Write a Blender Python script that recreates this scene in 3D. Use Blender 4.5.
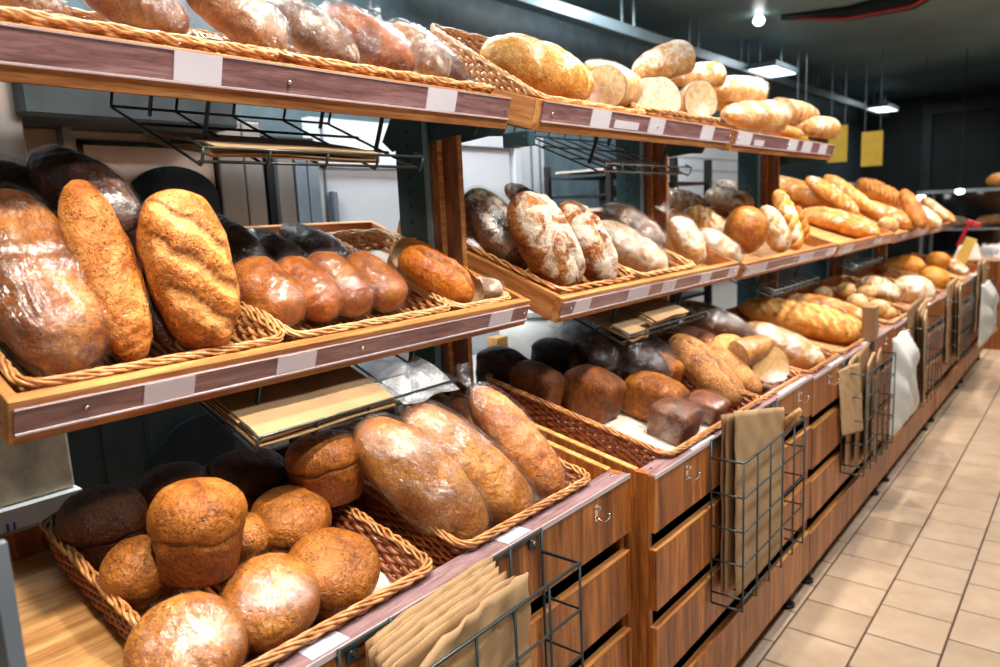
import bpy, bmesh, math, random
import numpy as np
from mathutils import Vector, Matrix

random.seed(7)
RNG = np.random.RandomState(11)
for o in list(bpy.data.objects):
    bpy.data.objects.remove(o)
C = bpy.context.scene.collection
scene = bpy.context.scene

# ------------------------------------------------------------------ camera
cam_data = bpy.data.cameras.new('camera')
cam = bpy.data.objects.new('camera', cam_data)
C.objects.link(cam)
scene.camera = cam
cam_data.sensor_width = 36.0
cam_data.lens = 26.53
cam_data.clip_start = 0.02
cam_data.clip_end = 60
R = ((0.77508812, 0.0656188, -0.62843662), (0.63021439, -0.15187134, 0.76142296), (-0.04547785, -0.98621969, -0.15906758))
M = Matrix(((R[0][0], -R[0][1], -R[0][2], 0), (R[1][0], -R[1][1], -R[1][2], 0), (R[2][0], -R[2][1], -R[2][2], 1.61), (0, 0, 0, 1)))
cam.matrix_world = M
cam_data.dof.use_dof = True
cam_data.dof.focus_distance = 1.55
cam_data.dof.aperture_fstop = 3.4

# ------------------------------------------------------------------ world, lights, exposure
w = bpy.data.worlds.new('world')
scene.world = w
w.use_nodes = True
w.node_tree.nodes['Background'].inputs[0].default_value = (0.62, 0.72, 0.85, 1)
w.node_tree.nodes['Background'].inputs[1].default_value = 0.10
scene.view_settings.view_transform = 'Standard'
scene.view_settings.look = 'None'
scene.view_settings.gamma = 1
scene.view_settings.use_curve_mapping = False
scene.view_settings.exposure = 0.30


def spot(x, y, z, tx, ty, tz, power, col, ang=75, rad=0.05, blend=0.6):
    d = bpy.data.lights.new('ceiling_spot', 'SPOT')
    d.energy = power
    d.color = col
    d.spot_size = math.radians(ang)
    d.spot_blend = blend
    d.shadow_soft_size = rad
    d.use_soft_falloff = True
    o = bpy.data.objects.new('ceiling_spot', d)
    C.objects.link(o)
    o.location = (x, y, z)
    o.rotation_euler = (Vector((tx, ty, tz)) - Vector((x, y, z))).to_track_quat('-Z', 'Y').to_euler()
    return o


def area(x, y, z, sx, sy, power, col, target=None):
    d = bpy.data.lights.new('overhead_fill_light', 'AREA')
    d.shape = 'RECTANGLE'
    d.size = sx
    d.size_y = sy
    d.energy = power
    d.color = col
    o = bpy.data.objects.new('overhead_fill_light', d)
    C.objects.link(o)
    o.location = (x, y, z)
    if target:
        o.rotation_euler = (Vector(target) - Vector((x, y, z))).to_track_quat('-Z', 'Y').to_euler()
    return o


WARM = (1.0, 0.90, 0.76)
for i in range(10):                                  # track of spots over the aisle, aimed at the display
    y = 0.1 + i * 0.98
    spot(-0.45, y, 3.05, -1.32, y + 0.08, 1.20, 140, WARM, 54, 0.07, 0.7)
for i in range(8):                                   # second track close to the top shelf, lighting the floor
    y = 0.8 + i * 1.3
    spot(-1.08, y, 3.1, -0.55, y + 0.05, 0.0, 120, (1.0, 0.91, 0.80), 62, 0.06, 0.8)
for y in (0.5, 2.1, 3.7, 5.5, 8.5):                  # unseen fill panels added over the aisle, for ambient light and film highlights
    area(0.25, y, 3.0, 0.25, 1.2, 21, (0.93, 0.96, 1.0))
for y, pw in ((0.9, 62), (2.6, 40), (4.8, 34), (7.75, 12), (12.5, 6)):   # fill over the work area: far pair for the panel lamps, the rest added
    area(-2.15, y, 3.05, 0.4, 0.8, pw, (0.88, 0.95, 1.0), (-2.5, y, 1.2))

# ------------------------------------------------------------------ node helpers
MATS = {}


def new_mat(name):
    m = bpy.data.materials.new(name)
    m.use_nodes = True
    nt = m.node_tree
    b = nt.nodes['Principled BSDF']
    return m, nt, b


def N(nt, t, **k):
    n = nt.nodes.new(t)
    for a, v in k.items():
        if a.startswith('i_'):
            n.inputs[a[2:].replace('_', ' ')].default_value = v
        else:
            setattr(n, a, v)
    return n


def ramp(nt, fac, stops):
    r = nt.nodes.new('ShaderNodeValToRGB')
    el = r.color_ramp.elements
    while len(el) < len(stops):
        el.new(0.5)
    for e, (p, c) in zip(el, stops):
        e.position = p
        e.color = (c[0], c[1], c[2], 1) if not isinstance(c, float) else (c, c, c, 1)
    nt.links.new(fac, r.inputs[0])
    return r.outputs[0]


def mix(nt, fac, a, b, mode='MIX'):
    m = nt.nodes.new('ShaderNodeMix')
    m.data_type = 'RGBA'
    m.blend_type = mode
    for s, v in ((m.inputs[0], fac), (m.inputs[6], a), (m.inputs[7], b)):
        if isinstance(v, (int, float)):
            s.default_value = v
        elif isinstance(v, tuple):
            s.default_value = (v[0], v[1], v[2], 1)
        else:
            nt.links.new(v, s)
    return m.outputs[2]


def math_n(nt, op, a, b=0.5, clamp=False):
    m = nt.nodes.new('ShaderNodeMath')
    m.operation = op
    m.use_clamp = clamp
    for s, v in ((m.inputs[0], a), (m.inputs[1], b)):
        if isinstance(v, (int, float)):
            s.default_value = v
        else:
            nt.links.new(v, s)
    return m.outputs[0]


def coords(nt, scale=(1, 1, 1), rnd=True):
    tc = nt.nodes.new('ShaderNodeTexCoord')
    mp = nt.nodes.new('ShaderNodeMapping')
    mp.inputs['Scale'].default_value = scale
    nt.links.new(tc.outputs['Object'], mp.inputs['Vector'])
    if rnd:
        oi = nt.nodes.new('ShaderNodeObjectInfo')
        cm = nt.nodes.new('ShaderNodeCombineXYZ')
        k = math_n(nt, 'MULTIPLY', oi.outputs['Random'], 37.0)
        for j in range(3):
            nt.links.new(k, cm.inputs[j])
        nt.links.new(cm.outputs[0], mp.inputs['Location'])
    return mp.outputs[0]


def noise(nt, vec, scale, detail=4, rough=0.55, dist=0.0):
    n = nt.nodes.new('ShaderNodeTexNoise')
    n.inputs['Scale'].default_value = scale
    n.inputs['Detail'].default_value = detail
    n.inputs['Roughness'].default_value = rough
    n.inputs['Distortion'].default_value = dist
    nt.links.new(vec, n.inputs['Vector'])
    return n.outputs[0]


def bump(nt, h, b, strength=0.5, dist=0.002, prev=None):
    n = nt.nodes.new('ShaderNodeBump')
    n.inputs['Strength'].default_value = strength
    n.inputs['Distance'].default_value = dist
    nt.links.new(h, n.inputs['Height'])
    if prev is not None:
        nt.links.new(prev, n.inputs['Normal'])
    if b is not None:
        nt.links.new(n.outputs[0], b.inputs['Normal'])
    return n.outputs[0]


def crust(name, dark, mid, light, rough=0.42, pit=0.5, flour=0.0, seed=0.0, crack=0.35, base=None, coat=0.0, wrinkle=0.45):
    m, nt, b = new_mat(name)
    v = coords(nt)
    n1 = noise(nt, v, 14, 5, 0.6, 0.4)
    col = ramp(nt, n1, [(0.30, dark), (0.47, mid), (0.68, light)])
    # darker base colour on sides and underside, crust tones above
    at = N(nt, 'ShaderNodeAttribute', attribute_name='topness')
    if base:
        k = math_n(nt, 'ADD', at.outputs['Fac'], math_n(nt, 'MULTIPLY', math_n(nt, 'SUBTRACT', n1, 0.5), 0.8))
        k2 = ramp(nt, k, [(0.28, 0.0), (0.55, 1.0)])
        col = mix(nt, k2, base, col)
    # fine wrinkles and cells of the crust
    nd = N(nt, 'ShaderNodeTexNoise')
    nd.inputs['Scale'].default_value = 30
    nd.inputs['Detail'].default_value = 3
    nt.links.new(v, nd.inputs['Vector'])
    vv = N(nt, 'ShaderNodeMix', data_type='VECTOR')
    vv.inputs[0].default_value = 0.045
    nt.links.new(v, vv.inputs[4])
    nt.links.new(nd.outputs['Color'], vv.inputs[5])
    vo = N(nt, 'ShaderNodeTexVoronoi', feature='DISTANCE_TO_EDGE')
    vo.inputs['Scale'].default_value = 88
    nt.links.new(vv.outputs[1], vo.inputs['Vector'])
    cells = ramp(nt, vo.outputs['Distance'], [(0.0, 0.0), (0.10, 1.0)])
    msk = ramp(nt, noise(nt, v, 22, 3), [(0.36, 0.0), (0.56, 1.0)])
    wr = noise(nt, v, 46, 6, 0.62, 0.35)
    rg = math_n(nt, 'MULTIPLY', math_n(nt, 'ABSOLUTE', math_n(nt, 'SUBTRACT', wr, 0.5)), 2.0)
    col = mix(nt, ramp(nt, rg, [(0.0, wrinkle), (0.10, 0.0)]), col, tuple(c * 0.42 for c in dark))
    col = mix(nt, ramp(nt, noise(nt, v, 130, 3, 0.6), [(0.50, 0.0), (0.68, wrinkle * 0.7)]), col, tuple(c * 0.8 for c in dark))
    cr = math_n(nt, 'MULTIPLY', math_n(nt, 'SUBTRACT', 1.0, cells), math_n(nt, 'MULTIPLY', msk, crack))
    col = mix(nt, cr, col, tuple(c * 0.35 for c in dark))
    # dark pits
    vp = N(nt, 'ShaderNodeTexVoronoi', feature='F1')
    vp.inputs['Scale'].default_value = 120
    nt.links.new(v, vp.inputs['Vector'])
    pits = ramp(nt, vp.outputs['Distance'], [(0.16, 1.0), (0.30, 0.0)])
    pm = ramp(nt, noise(nt, v, 45, 2), [(0.42, 0.0), (0.56, 1.0)])
    pk = math_n(nt, 'MULTIPLY', math_n(nt, 'MULTIPLY', pits, pm), pit)
    col = mix(nt, pk, col, tuple(c * 0.22 for c in dark))
    if seed > 0:
        vs = N(nt, 'ShaderNodeTexVoronoi', feature='F1')
        vs.inputs['Scale'].default_value = 190
        nt.links.new(v, vs.inputs['Vector'])
        sd = math_n(nt, 'MULTIPLY', ramp(nt, vs.outputs['Distance'], [(0.25, 1.0), (0.4, 0.0)]), seed)
        col = mix(nt, sd, col, (0.75, 0.48, 0.22))
    # cut scores
    sc = N(nt, 'ShaderNodeAttribute', attribute_name='scar')
    sf = math_n(nt, 'ADD', sc.outputs['Fac'], math_n(nt, 'MULTIPLY', math_n(nt, 'SUBTRACT', noise(nt, v, 50, 3), 0.5), 0.5))
    col = mix(nt, ramp(nt, sf, [(0.35, 0.0), (0.6, 0.65)]), col, tuple(min(1, c * 1.25 + 0.02) for c in light))
    dk = N(nt, 'ShaderNodeAttribute', attribute_name='split')
    col = mix(nt, math_n(nt, 'MULTIPLY', dk.outputs['Fac'], 0.85), col, tuple(c * 0.3 for c in dark))
    if flour > 0:
        fl = noise(nt, v, 17, 6, 0.7, 0.5)
        ft = math_n(nt, 'ADD', fl, math_n(nt, 'MULTIPLY', math_n(nt, 'SUBTRACT', at.outputs['Fac'], 0.75), 0.35))
        fk = ramp(nt, ft, [(0.62 - 0.24 * flour, 0.0), (0.74 - 0.22 * flour, 0.88)])
        col = mix(nt, fk, col, (0.86, 0.76, 0.62))
    oi = N(nt, 'ShaderNodeObjectInfo')
    hs = N(nt, 'ShaderNodeHueSaturation')
    nt.links.new(col, hs.inputs['Color'])
    hs.inputs['Saturation'].default_value = 1.04
    nt.links.new(math_n(nt, 'ADD', math_n(nt, 'MULTIPLY', oi.outputs['Random'], 0.28), 0.86), hs.inputs['Value'])
    nt.links.new(hs.outputs[0], b.inputs['Base Color'])
    b.inputs['Roughness'].default_value = rough
    b.inputs['Specular IOR Level'].default_value = 0.45
    b.inputs['Coat Weight'].default_value = coat
    b.inputs['Coat Roughness'].default_value = 0.2
    nf = noise(nt, v, 70, 4, 0.65)
    p = bump(nt, nf, None, 0.55, 0.0035)
    p = bump(nt, ramp(nt, rg, [(0.0, 0.0), (0.22, 1.0)]), None, 0.5, 0.0012 + 0.003 * wrinkle, p)
    p = bump(nt, noise(nt, v, 24, 4, 0.6, 1.2), None, 0.6, 0.010, p)
    h = math_n(nt, 'SUBTRACT', cells, math_n(nt, 'MULTIPLY', pits, pm))
    hm = math_n(nt, 'MULTIPLY', h, msk)
    bump(nt, hm, b, 0.5, 0.0018, p)
    MATS[name] = m
    return m


crust('golden', (0.26, 0.060, 0.012), (0.58, 0.195, 0.042), (0.78, 0.38, 0.13), 0.46, 0.9, base=(0.34, 0.085, 0.014), crack=0.45, wrinkle=0.4)
crust('golden2', (0.24, 0.050, 0.008), (0.52, 0.140, 0.020), (0.74, 0.27, 0.050), 0.33, 0.3, base=(0.28, 0.075, 0.014), coat=0.3, wrinkle=0.4)
crust('golden3', (0.42, 0.12, 0.018), (0.70, 0.28, 0.055), (0.86, 0.44, 0.13), 0.5, 0.1, flour=0.10, base=(0.34, 0.09, 0.018), crack=0.15, wrinkle=0.25)
crust('gold4', (0.52, 0.17, 0.025), (0.72, 0.29, 0.05), (0.82, 0.40, 0.10), 0.4, 0.1, crack=0.1, wrinkle=0.15)
crust('orange', (0.42, 0.10, 0.014), (0.66, 0.22, 0.035), (0.80, 0.34, 0.08), 0.42, 0.15, crack=0.2, wrinkle=0.3)
crust('brown', (0.20, 0.05, 0.011), (0.46, 0.15, 0.028), (0.66, 0.28, 0.065), 0.42, 0.5, base=(0.28, 0.075, 0.015))
crust('brown2', (0.26, 0.09, 0.028), (0.48, 0.19, 0.062), (0.66, 0.33, 0.13), 0.45, 0.3, flour=0.16)
crust('chest', (0.13, 0.028, 0.008), (0.32, 0.080, 0.018), (0.50, 0.155, 0.034), 0.40, 0.3)
crust('dark', (0.018, 0.007, 0.005), (0.045, 0.014, 0.008), (0.095, 0.028, 0.012), 0.30, 0.3, coat=0.25)
crust('dark2', (0.07, 0.030, 0.018), (0.17, 0.075, 0.040), (0.32, 0.16, 0.09), 0.40, 0.3, flour=0.1)
crust('darkbrown', (0.030, 0.011, 0.006), (0.085, 0.026, 0.010), (0.19, 0.062, 0.020), 0.38, 0.4)
crust('rye', (0.15, 0.040, 0.009), (0.38, 0.125, 0.025), (0.58, 0.23, 0.055), 0.40, 0.9, crack=0.55, base=(0.20, 0.048, 0.010), wrinkle=0.22)
crust('rye_shaded', (0.045, 0.013, 0.005), (0.11, 0.032, 0.009), (0.20, 0.065, 0.017), 0.45, 0.8, crack=0.5)  # darker copy of the rye crust, with the back corner's shade in its colour
crust('ryew', (0.22, 0.065, 0.012), (0.48, 0.17, 0.032), (0.70, 0.31, 0.075), 0.30, 0.8, crack=0.6, base=(0.26, 0.065, 0.012), coat=0.1, wrinkle=0.35)
crust('rye2', (0.32, 0.10, 0.018), (0.58, 0.22, 0.042), (0.78, 0.39, 0.11), 0.36, 0.5, crack=0.5, base=(0.34, 0.095, 0.018), coat=0.2, wrinkle=0.5)
crust('crust', (0.06, 0.018, 0.006), (0.22, 0.070, 0.020), (0.46, 0.20, 0.065), 0.6, 0.4, flour=0.28, crack=0.7, wrinkle=0.8)
crust('crustf', (0.16, 0.036, 0.007), (0.50, 0.155, 0.028), (0.74, 0.34, 0.09), 0.55, 0.5, flour=0.42, crack=0.8, wrinkle=0.85)
crust('flour', (0.14, 0.062, 0.028), (0.34, 0.19, 0.10), (0.54, 0.36, 0.22), 0.7, 0.2, flour=0.30)
crust('white', (0.42, 0.14, 0.028), (0.68, 0.33, 0.10), (0.84, 0.54, 0.26), 0.5, 0.15, flour=0.40, crack=0.35)
crust('whitef', (0.46, 0.17, 0.04), (0.70, 0.36, 0.12), (0.86, 0.60, 0.32), 0.55, 0.1, flour=0.55, crack=0.25)
crust('pale', (0.50, 0.17, 0.026), (0.74, 0.32, 0.062), (0.86, 0.48, 0.15), 0.48, 0.2, flour=0.27, crack=0.35)
crust('grey', (0.40, 0.21, 0.09), (0.60, 0.37, 0.18), (0.72, 0.50, 0.28), 0.6, 0.2, flour=0.3)
crust('bun', (0.56, 0.27, 0.08), (0.72, 0.42, 0.16), (0.82, 0.54, 0.26), 0.5, 0.05, flour=0.15, crack=0.1, wrinkle=0.1)
crust('stripe', (0.44, 0.13, 0.02), (0.70, 0.29, 0.055), (0.86, 0.50, 0.17), 0.42, 0.1, crack=0.1, base=(0.46, 0.13, 0.02), wrinkle=0.15)
crust('seed', (0.18, 0.055, 0.014), (0.40, 0.150, 0.040), (0.60, 0.28, 0.09), 0.55, 0.4, seed=0.6, crack=0.2, wrinkle=0.3)
crust('brick', (0.055, 0.015, 0.005), (0.19, 0.052, 0.012), (0.38, 0.125, 0.028), 0.42, 0.5, crack=0.4, wrinkle=0.5)
crust('brickl', (0.13, 0.035, 0.008), (0.38, 0.115, 0.020), (0.60, 0.22, 0.04), 0.42, 0.9, crack=0.7, wrinkle=0.7)
crust('brickd', (0.012, 0.005, 0.004), (0.030, 0.010, 0.006), (0.080, 0.024, 0.010), 0.36, 0.4, coat=0.2)


crust('glossy', (0.34, 0.08, 0.012), (0.60, 0.20, 0.035), (0.80, 0.38, 0.10), 0.3, 0.2, coat=0.4, wrinkle=0.4)


def crumb(name, a, bb):
    m, nt, b = new_mat(name)
    v = coords(nt)
    n1 = noise(nt, v, 60, 4, 0.6)
    col = ramp(nt, n1, [(0.35, a), (0.6, bb)])
    vo = N(nt, 'ShaderNodeTexVoronoi')
    vo.inputs['Scale'].default_value = 130
    nt.links.new(v, vo.inputs['Vector'])
    h = ramp(nt, vo.outputs['Distance'], [(0.1, 0.0), (0.45, 1.0)])
    col = mix(nt, ramp(nt, vo.outputs['Distance'], [(0.1, 0.45), (0.3, 0.0)]), col, tuple(c * 0.45 for c in a))
    nt.links.new(col, b.inputs['Base Color'])
    b.inputs['Roughness'].default_value = 0.8
    bump(nt, h, b, 0.5, 0.002)
    MATS[name] = m


crumb('crumb', (0.62, 0.40, 0.18), (0.82, 0.62, 0.36))
crumb('crumbgrey', (0.40, 0.34, 0.24), (0.56, 0.50, 0.38))
crumb('crumbyellow', (0.46, 0.25, 0.07), (0.60, 0.36, 0.12))


def film(name, amount, rough=0.10, scale=(20, 60, 60), haze=0.05, disp=0.004):
    """thin clear plastic film: mostly transparent, with crinkled glossy reflections"""
    m = bpy.data.materials.new(name)
    m.use_nodes = True
    nt = m.node_tree
    for n in list(nt.nodes):
        nt.nodes.remove(n)
    out = nt.nodes.new('ShaderNodeOutputMaterial')
    tr = nt.nodes.new('ShaderNodeBsdfTransparent')
    gl = nt.nodes.new('ShaderNodeBsdfAnisotropic')
    gl.inputs['Roughness'].default_value = rough
    df = nt.nodes.new('ShaderNodeBsdfDiffuse')
    df.inputs[0].default_value = (0.9, 0.92, 0.95, 1)
    v = coords(nt)
    mp = nt.nodes.new('ShaderNodeMapping')
    mp.inputs['Scale'].default_value = scale
    nt.links.new(v, mp.inputs['Vector'])
    nn = noise(nt, mp.outputs[0], 1.0, 5, 0.6, 1.5)
    rid = math_n(nt, 'ABSOLUTE', math_n(nt, 'SUBTRACT', nn, 0.5))
    bn = nt.nodes.new('ShaderNodeBump')
    bn.inputs['Strength'].default_value = 1.0
    bn.inputs['Distance'].default_value = disp
    nt.links.new(rid, bn.inputs['Height'])
    nt.links.new(bn.outputs[0], gl.inputs['Normal'])
    lw = nt.nodes.new('ShaderNodeLayerWeight')
    lw.inputs['Blend'].default_value = 0.5
    nt.links.new(bn.outputs[0], lw.inputs['Normal'])
    edge = math_n(nt, 'MULTIPLY', math_n(nt, 'POWER', lw.outputs['Facing'], 4.0), 0.10)
    pm = ramp(nt, noise(nt, v, 9, 3, 0.55, 0.6), [(0.42, 0.15), (0.62, 1.0)])
    fac = math_n(nt, 'ADD', edge, math_n(nt, 'MULTIPLY', pm, amount), clamp=True)
    m1 = nt.nodes.new('ShaderNodeMixShader')
    nt.links.new(fac, m1.inputs[0])
    nt.links.new(tr.outputs[0], m1.inputs[1])
    nt.links.new(gl.outputs[0], m1.inputs[2])
    m2 = nt.nodes.new('ShaderNodeMixShader')
    hz = math_n(nt, 'ADD', math_n(nt, 'MULTIPLY', ramp(nt, rid, [(0.0, 1.0), (0.03, 0.0)]), 0.05), haze)
    nt.links.new(hz, m2.inputs[0])
    nt.links.new(m1.outputs[0], m2.inputs[1])
    nt.links.new(df.outputs[0], m2.inputs[2])
    nt.links.new(m2.outputs[0], out.inputs[0])
    MATS[name] = m


film('film_light', 0.15, 0.15, haze=0.0, disp=0.004)
film('film_heavy', 0.26, 0.17, (14, 50, 50), haze=0.0, disp=0.007)
film('plastic_bag', 0.35, 0.2, (14, 14, 14), haze=0.16, disp=0.02)


def wood(name, a, bb, c, grain=(3, 60, 60), rough=0.45, strips=None, coat=0.0):
    m, nt, b = new_mat(name)
    v = coords(nt, grain)
    n1 = noise(nt, v, 1.0, 5, 0.6, 0.6)
    n2 = noise(nt, v, 5.0, 3, 0.6, 0.2)
    col = ramp(nt, n1, [(0.32, a), (0.5, bb), (0.7, c)])
    col = mix(nt, math_n(nt, 'MULTIPLY', ramp(nt, n2, [(0.35, 1.0), (0.52, 0.0)]), 0.45), col, tuple(q * 0.55 for q in a))
    if strips:
        tc = nt.nodes.new('ShaderNodeTexCoord')
        sep = nt.nodes.new('ShaderNodeSeparateXYZ')
        nt.links.new(tc.outputs['Object'], sep.inputs[0])
        fl = math_n(nt, 'FLOOR', math_n(nt, 'MULTIPLY', sep.outputs[strips[0]], strips[1]))
        wn = N(nt, 'ShaderNodeTexWhiteNoise', noise_dimensions='1D')
        nt.links.new(fl, wn.inputs['W'])
        hs = N(nt, 'ShaderNodeHueSaturation')
        nt.links.new(col, hs.inputs['Color'])
        nt.links.new(math_n(nt, 'ADD', math_n(nt, 'MULTIPLY', wn.outputs['Value'], strips[2]), 1 - strips[2] / 2), hs.inputs['Value'])
        col = hs.outputs[0]
    nt.links.new(col, b.inputs['Base Color'])
    b.inputs['Roughness'].default_value = rough
    b.inputs['Coat Weight'].default_value = coat
    b.inputs['Coat Roughness'].default_value = 0.15
    bump(nt, n2, b, 0.15, 0.001)
    MATS[name] = m


wood('wood_tray', (0.28, 0.095, 0.022), (0.50, 0.20, 0.055), (0.68, 0.34, 0.11), (50, 3, 50), 0.42)
wood('wood_tray_side', (0.26, 0.085, 0.020), (0.46, 0.18, 0.050), (0.62, 0.30, 0.10), (3, 50, 50), 0.42)
wood('wood_front', (0.12, 0.028, 0.006), (0.33, 0.100, 0.019), (0.58, 0.22, 0.048), (50, 26, 2.2), 0.40, strips=(1, 22, 0.38))
wood('wood_edge', (0.42, 0.17, 0.04), (0.62, 0.29, 0.08), (0.76, 0.40, 0.14), (40, 3, 40), 0.45)
wood('wood_board', (0.42, 0.18, 0.05), (0.62, 0.32, 0.11), (0.76, 0.45, 0.18), (40, 2.5, 40), 0.45)
wood('wood_post', (0.11, 0.032, 0.012), (0.24, 0.075, 0.025), (0.40, 0.15, 0.05), (26, 26, 5), 0.5)
wood('mauve_strip', (0.15, 0.07, 0.07), (0.26, 0.13, 0.13), (0.38, 0.22, 0.215), (60, 5, 60), 0.28, coat=0.6)


wood('mauve_top', (0.20, 0.115, 0.12), (0.31, 0.19, 0.20), (0.43, 0.29, 0.30), (60, 5, 60), 0.25, coat=0.6)  # lighter copy of the strip colour, cabinet-top reflection painted in


def plain(name, col, rough=0.5, metal=0.0, var=0.0, scale=8, bstr=0.0, coat=0.0, bscale=30, stretch=(1, 1, 1)):
    m, nt, b = new_mat(name)
    b.inputs['Roughness'].default_value = rough
    b.inputs['Metallic'].default_value = metal
    b.inputs['Coat Weight'].default_value = coat
    v = coords(nt, stretch)
    n1 = noise(nt, v, scale, 4)
    lo = tuple(c * (1 - var) for c in col)
    hi = tuple(min(1, c * (1 + var)) for c in col)
    nt.links.new(ramp(nt, n1, [(0.35, lo), (0.65, hi)]), b.inputs['Base Color'])
    if bstr > 0:
        bump(nt, noise(nt, v, bscale, 4), b, bstr, 0.004)
    MATS[name] = m
    return m


plain('teal_steel', (0.035, 0.075, 0.085), 0.35, 0.4, 0.15)
plain('teal_edge', (0.22, 0.33, 0.38), 0.35, 0.3, 0.1)
plain('grey_paint', (0.20, 0.24, 0.25), 0.45, 0.2, 0.12, 3)
plain('wire', (0.06, 0.075, 0.075), 0.30, 0.6, 0.1)
plain('wire_light', (0.16, 0.18, 0.18), 0.30, 0.7, 0.1)
plain('chrome', (0.75, 0.72, 0.66), 0.15, 1.0)
plain('tag_white', (0.66, 0.63, 0.70), 0.35, 0, 0.03, coat=0.3)
plain('clear_lip', (0.52, 0.43, 0.45), 0.2, 0, 0.08, coat=0.5)
plain('kraft', (0.42, 0.265, 0.13), 0.75, 0, 0.12, 9, 0.5, bscale=14)
plain('kraft_dark', (0.30, 0.165, 0.075), 0.75, 0, 0.12, 9, 0.4, bscale=14)
plain('white_paper', (0.70, 0.59, 0.49), 0.7, 0, 0.06, 9, 0.3)
plain('black_gap', (0.008, 0.010, 0.010), 0.6)
plain('white_wall', (0.62, 0.65, 0.68), 0.5, 0, 0.05, 2)
plain('white_door', (0.66, 0.68, 0.71), 0.45, 0, 0.04, 2)
plain('brushed', (0.45, 0.45, 0.44), 0.30, 0.85, 0.12, 6, stretch=(1, 1, 0.1))
plain('beige_enamel', (0.62, 0.50, 0.40), 0.4, 0, 0.12, 5)
plain('black_glass', (0.010, 0.016, 0.020), 0.12, 0, 0.2, coat=0.5)
plain('blue_grey', (0.19, 0.23, 0.27), 0.4, 0.2, 0.1)
plain('dark_green', (0.020, 0.030, 0.028), 0.35, 0.1, 0.2)
plain('stained_board', (0.62, 0.50, 0.34), 0.7, 0, 0.45, 9)
plain('ceiling_teal', (0.20, 0.31, 0.35), 0.42, 0.1, 0.3, 0.7)
plain('dark_wall', (0.022, 0.029, 0.030), 0.6, 0, 0.25, 1.5)
plain('upper_wall', (0.07, 0.105, 0.118), 0.5, 0, 0.2)
plain('mid_dark', (0.045, 0.055, 0.057), 0.5, 0.1, 0.2)
plain('duct', (0.16, 0.21, 0.23), 0.4, 0.5, 0.1)
plain('yellow_sign', (0.78, 0.48, 0.03), 0.5, 0, 0.06)
plain('red_plastic', (0.55, 0.02, 0.03), 0.35, 0, 0.05)
plain('yellow_paper', (0.90, 0.68, 0.16), 0.6)
plain('blue_ink', (0.03, 0.09, 0.30), 0.5)
plain('grout', (0.10, 0.055, 0.032), 0.8)
plain('shelf_dark', (0.030, 0.028, 0.026), 0.4, 0.4, 0.2)
plain('worktop', (0.48, 0.48, 0.46), 0.35, 0.1, 0.08)
plain('bucket_white', (0.68, 0.68, 0.64), 0.35, 0, 0.04)
plain('right_wall', (0.35, 0.33, 0.30), 0.7, 0, 0.1)


def emis(name, col, s):
    m, nt, b = new_mat(name)
    b.inputs['Emission Color'].default_value = (*col, 1)
    b.inputs['Emission Strength'].default_value = s
    MATS[name] = m


emis('panel_glow', (0.9, 0.96, 1.0), 3.0)
emis('small_glow', (1.0, 0.98, 0.92), 6.0)


def wicker_mat(name, a, bb, c):
    m, nt, b = new_mat(name)
    v = coords(nt)
    n1 = noise(nt, v, 55, 4, 0.6)
    nt.links.new(ramp(nt, n1, [(0.3, a), (0.5, bb), (0.7, c)]), b.inputs['Base Color'])
    b.inputs['Roughness'].default_value = 0.35
    b.inputs['Coat Weight'].default_value = 0.3
    bump(nt, noise(nt, v, 300, 2), b, 0.3, 0.0006)
    MATS[name] = m


wicker_mat('wicker', (0.30, 0.095, 0.025), (0.52, 0.22, 0.07), (0.72, 0.38, 0.15))
wicker_mat('wicker_pale', (0.46, 0.20, 0.07), (0.66, 0.36, 0.15), (0.82, 0.54, 0.28))
wicker_mat('wicker_dark', (0.13, 0.028, 0.009), (0.30, 0.078, 0.022), (0.50, 0.17, 0.05))

m, nt, b = new_mat('tile')
oi = N(nt, 'ShaderNodeObjectInfo')
v = coords(nt)
c1 = ramp(nt, noise(nt, v, 7, 5, 0.6), [(0.3, (0.50, 0.345, 0.225)), (0.7, (0.64, 0.47, 0.33))])
hs = N(nt, 'ShaderNodeHueSaturation')
nt.links.new(c1, hs.inputs['Color'])
nt.links.new(math_n(nt, 'ADD', math_n(nt, 'MULTIPLY', oi.outputs['Random'], 0.16), 0.92), hs.inputs['Value'])
nt.links.new(hs.outputs[0], b.inputs['Base Color'])
b.inputs['Roughness'].default_value = 0.38
bump(nt, noise(nt, v, 60, 3), b, 0.08, 0.001)
MATS['tile'] = m


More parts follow.
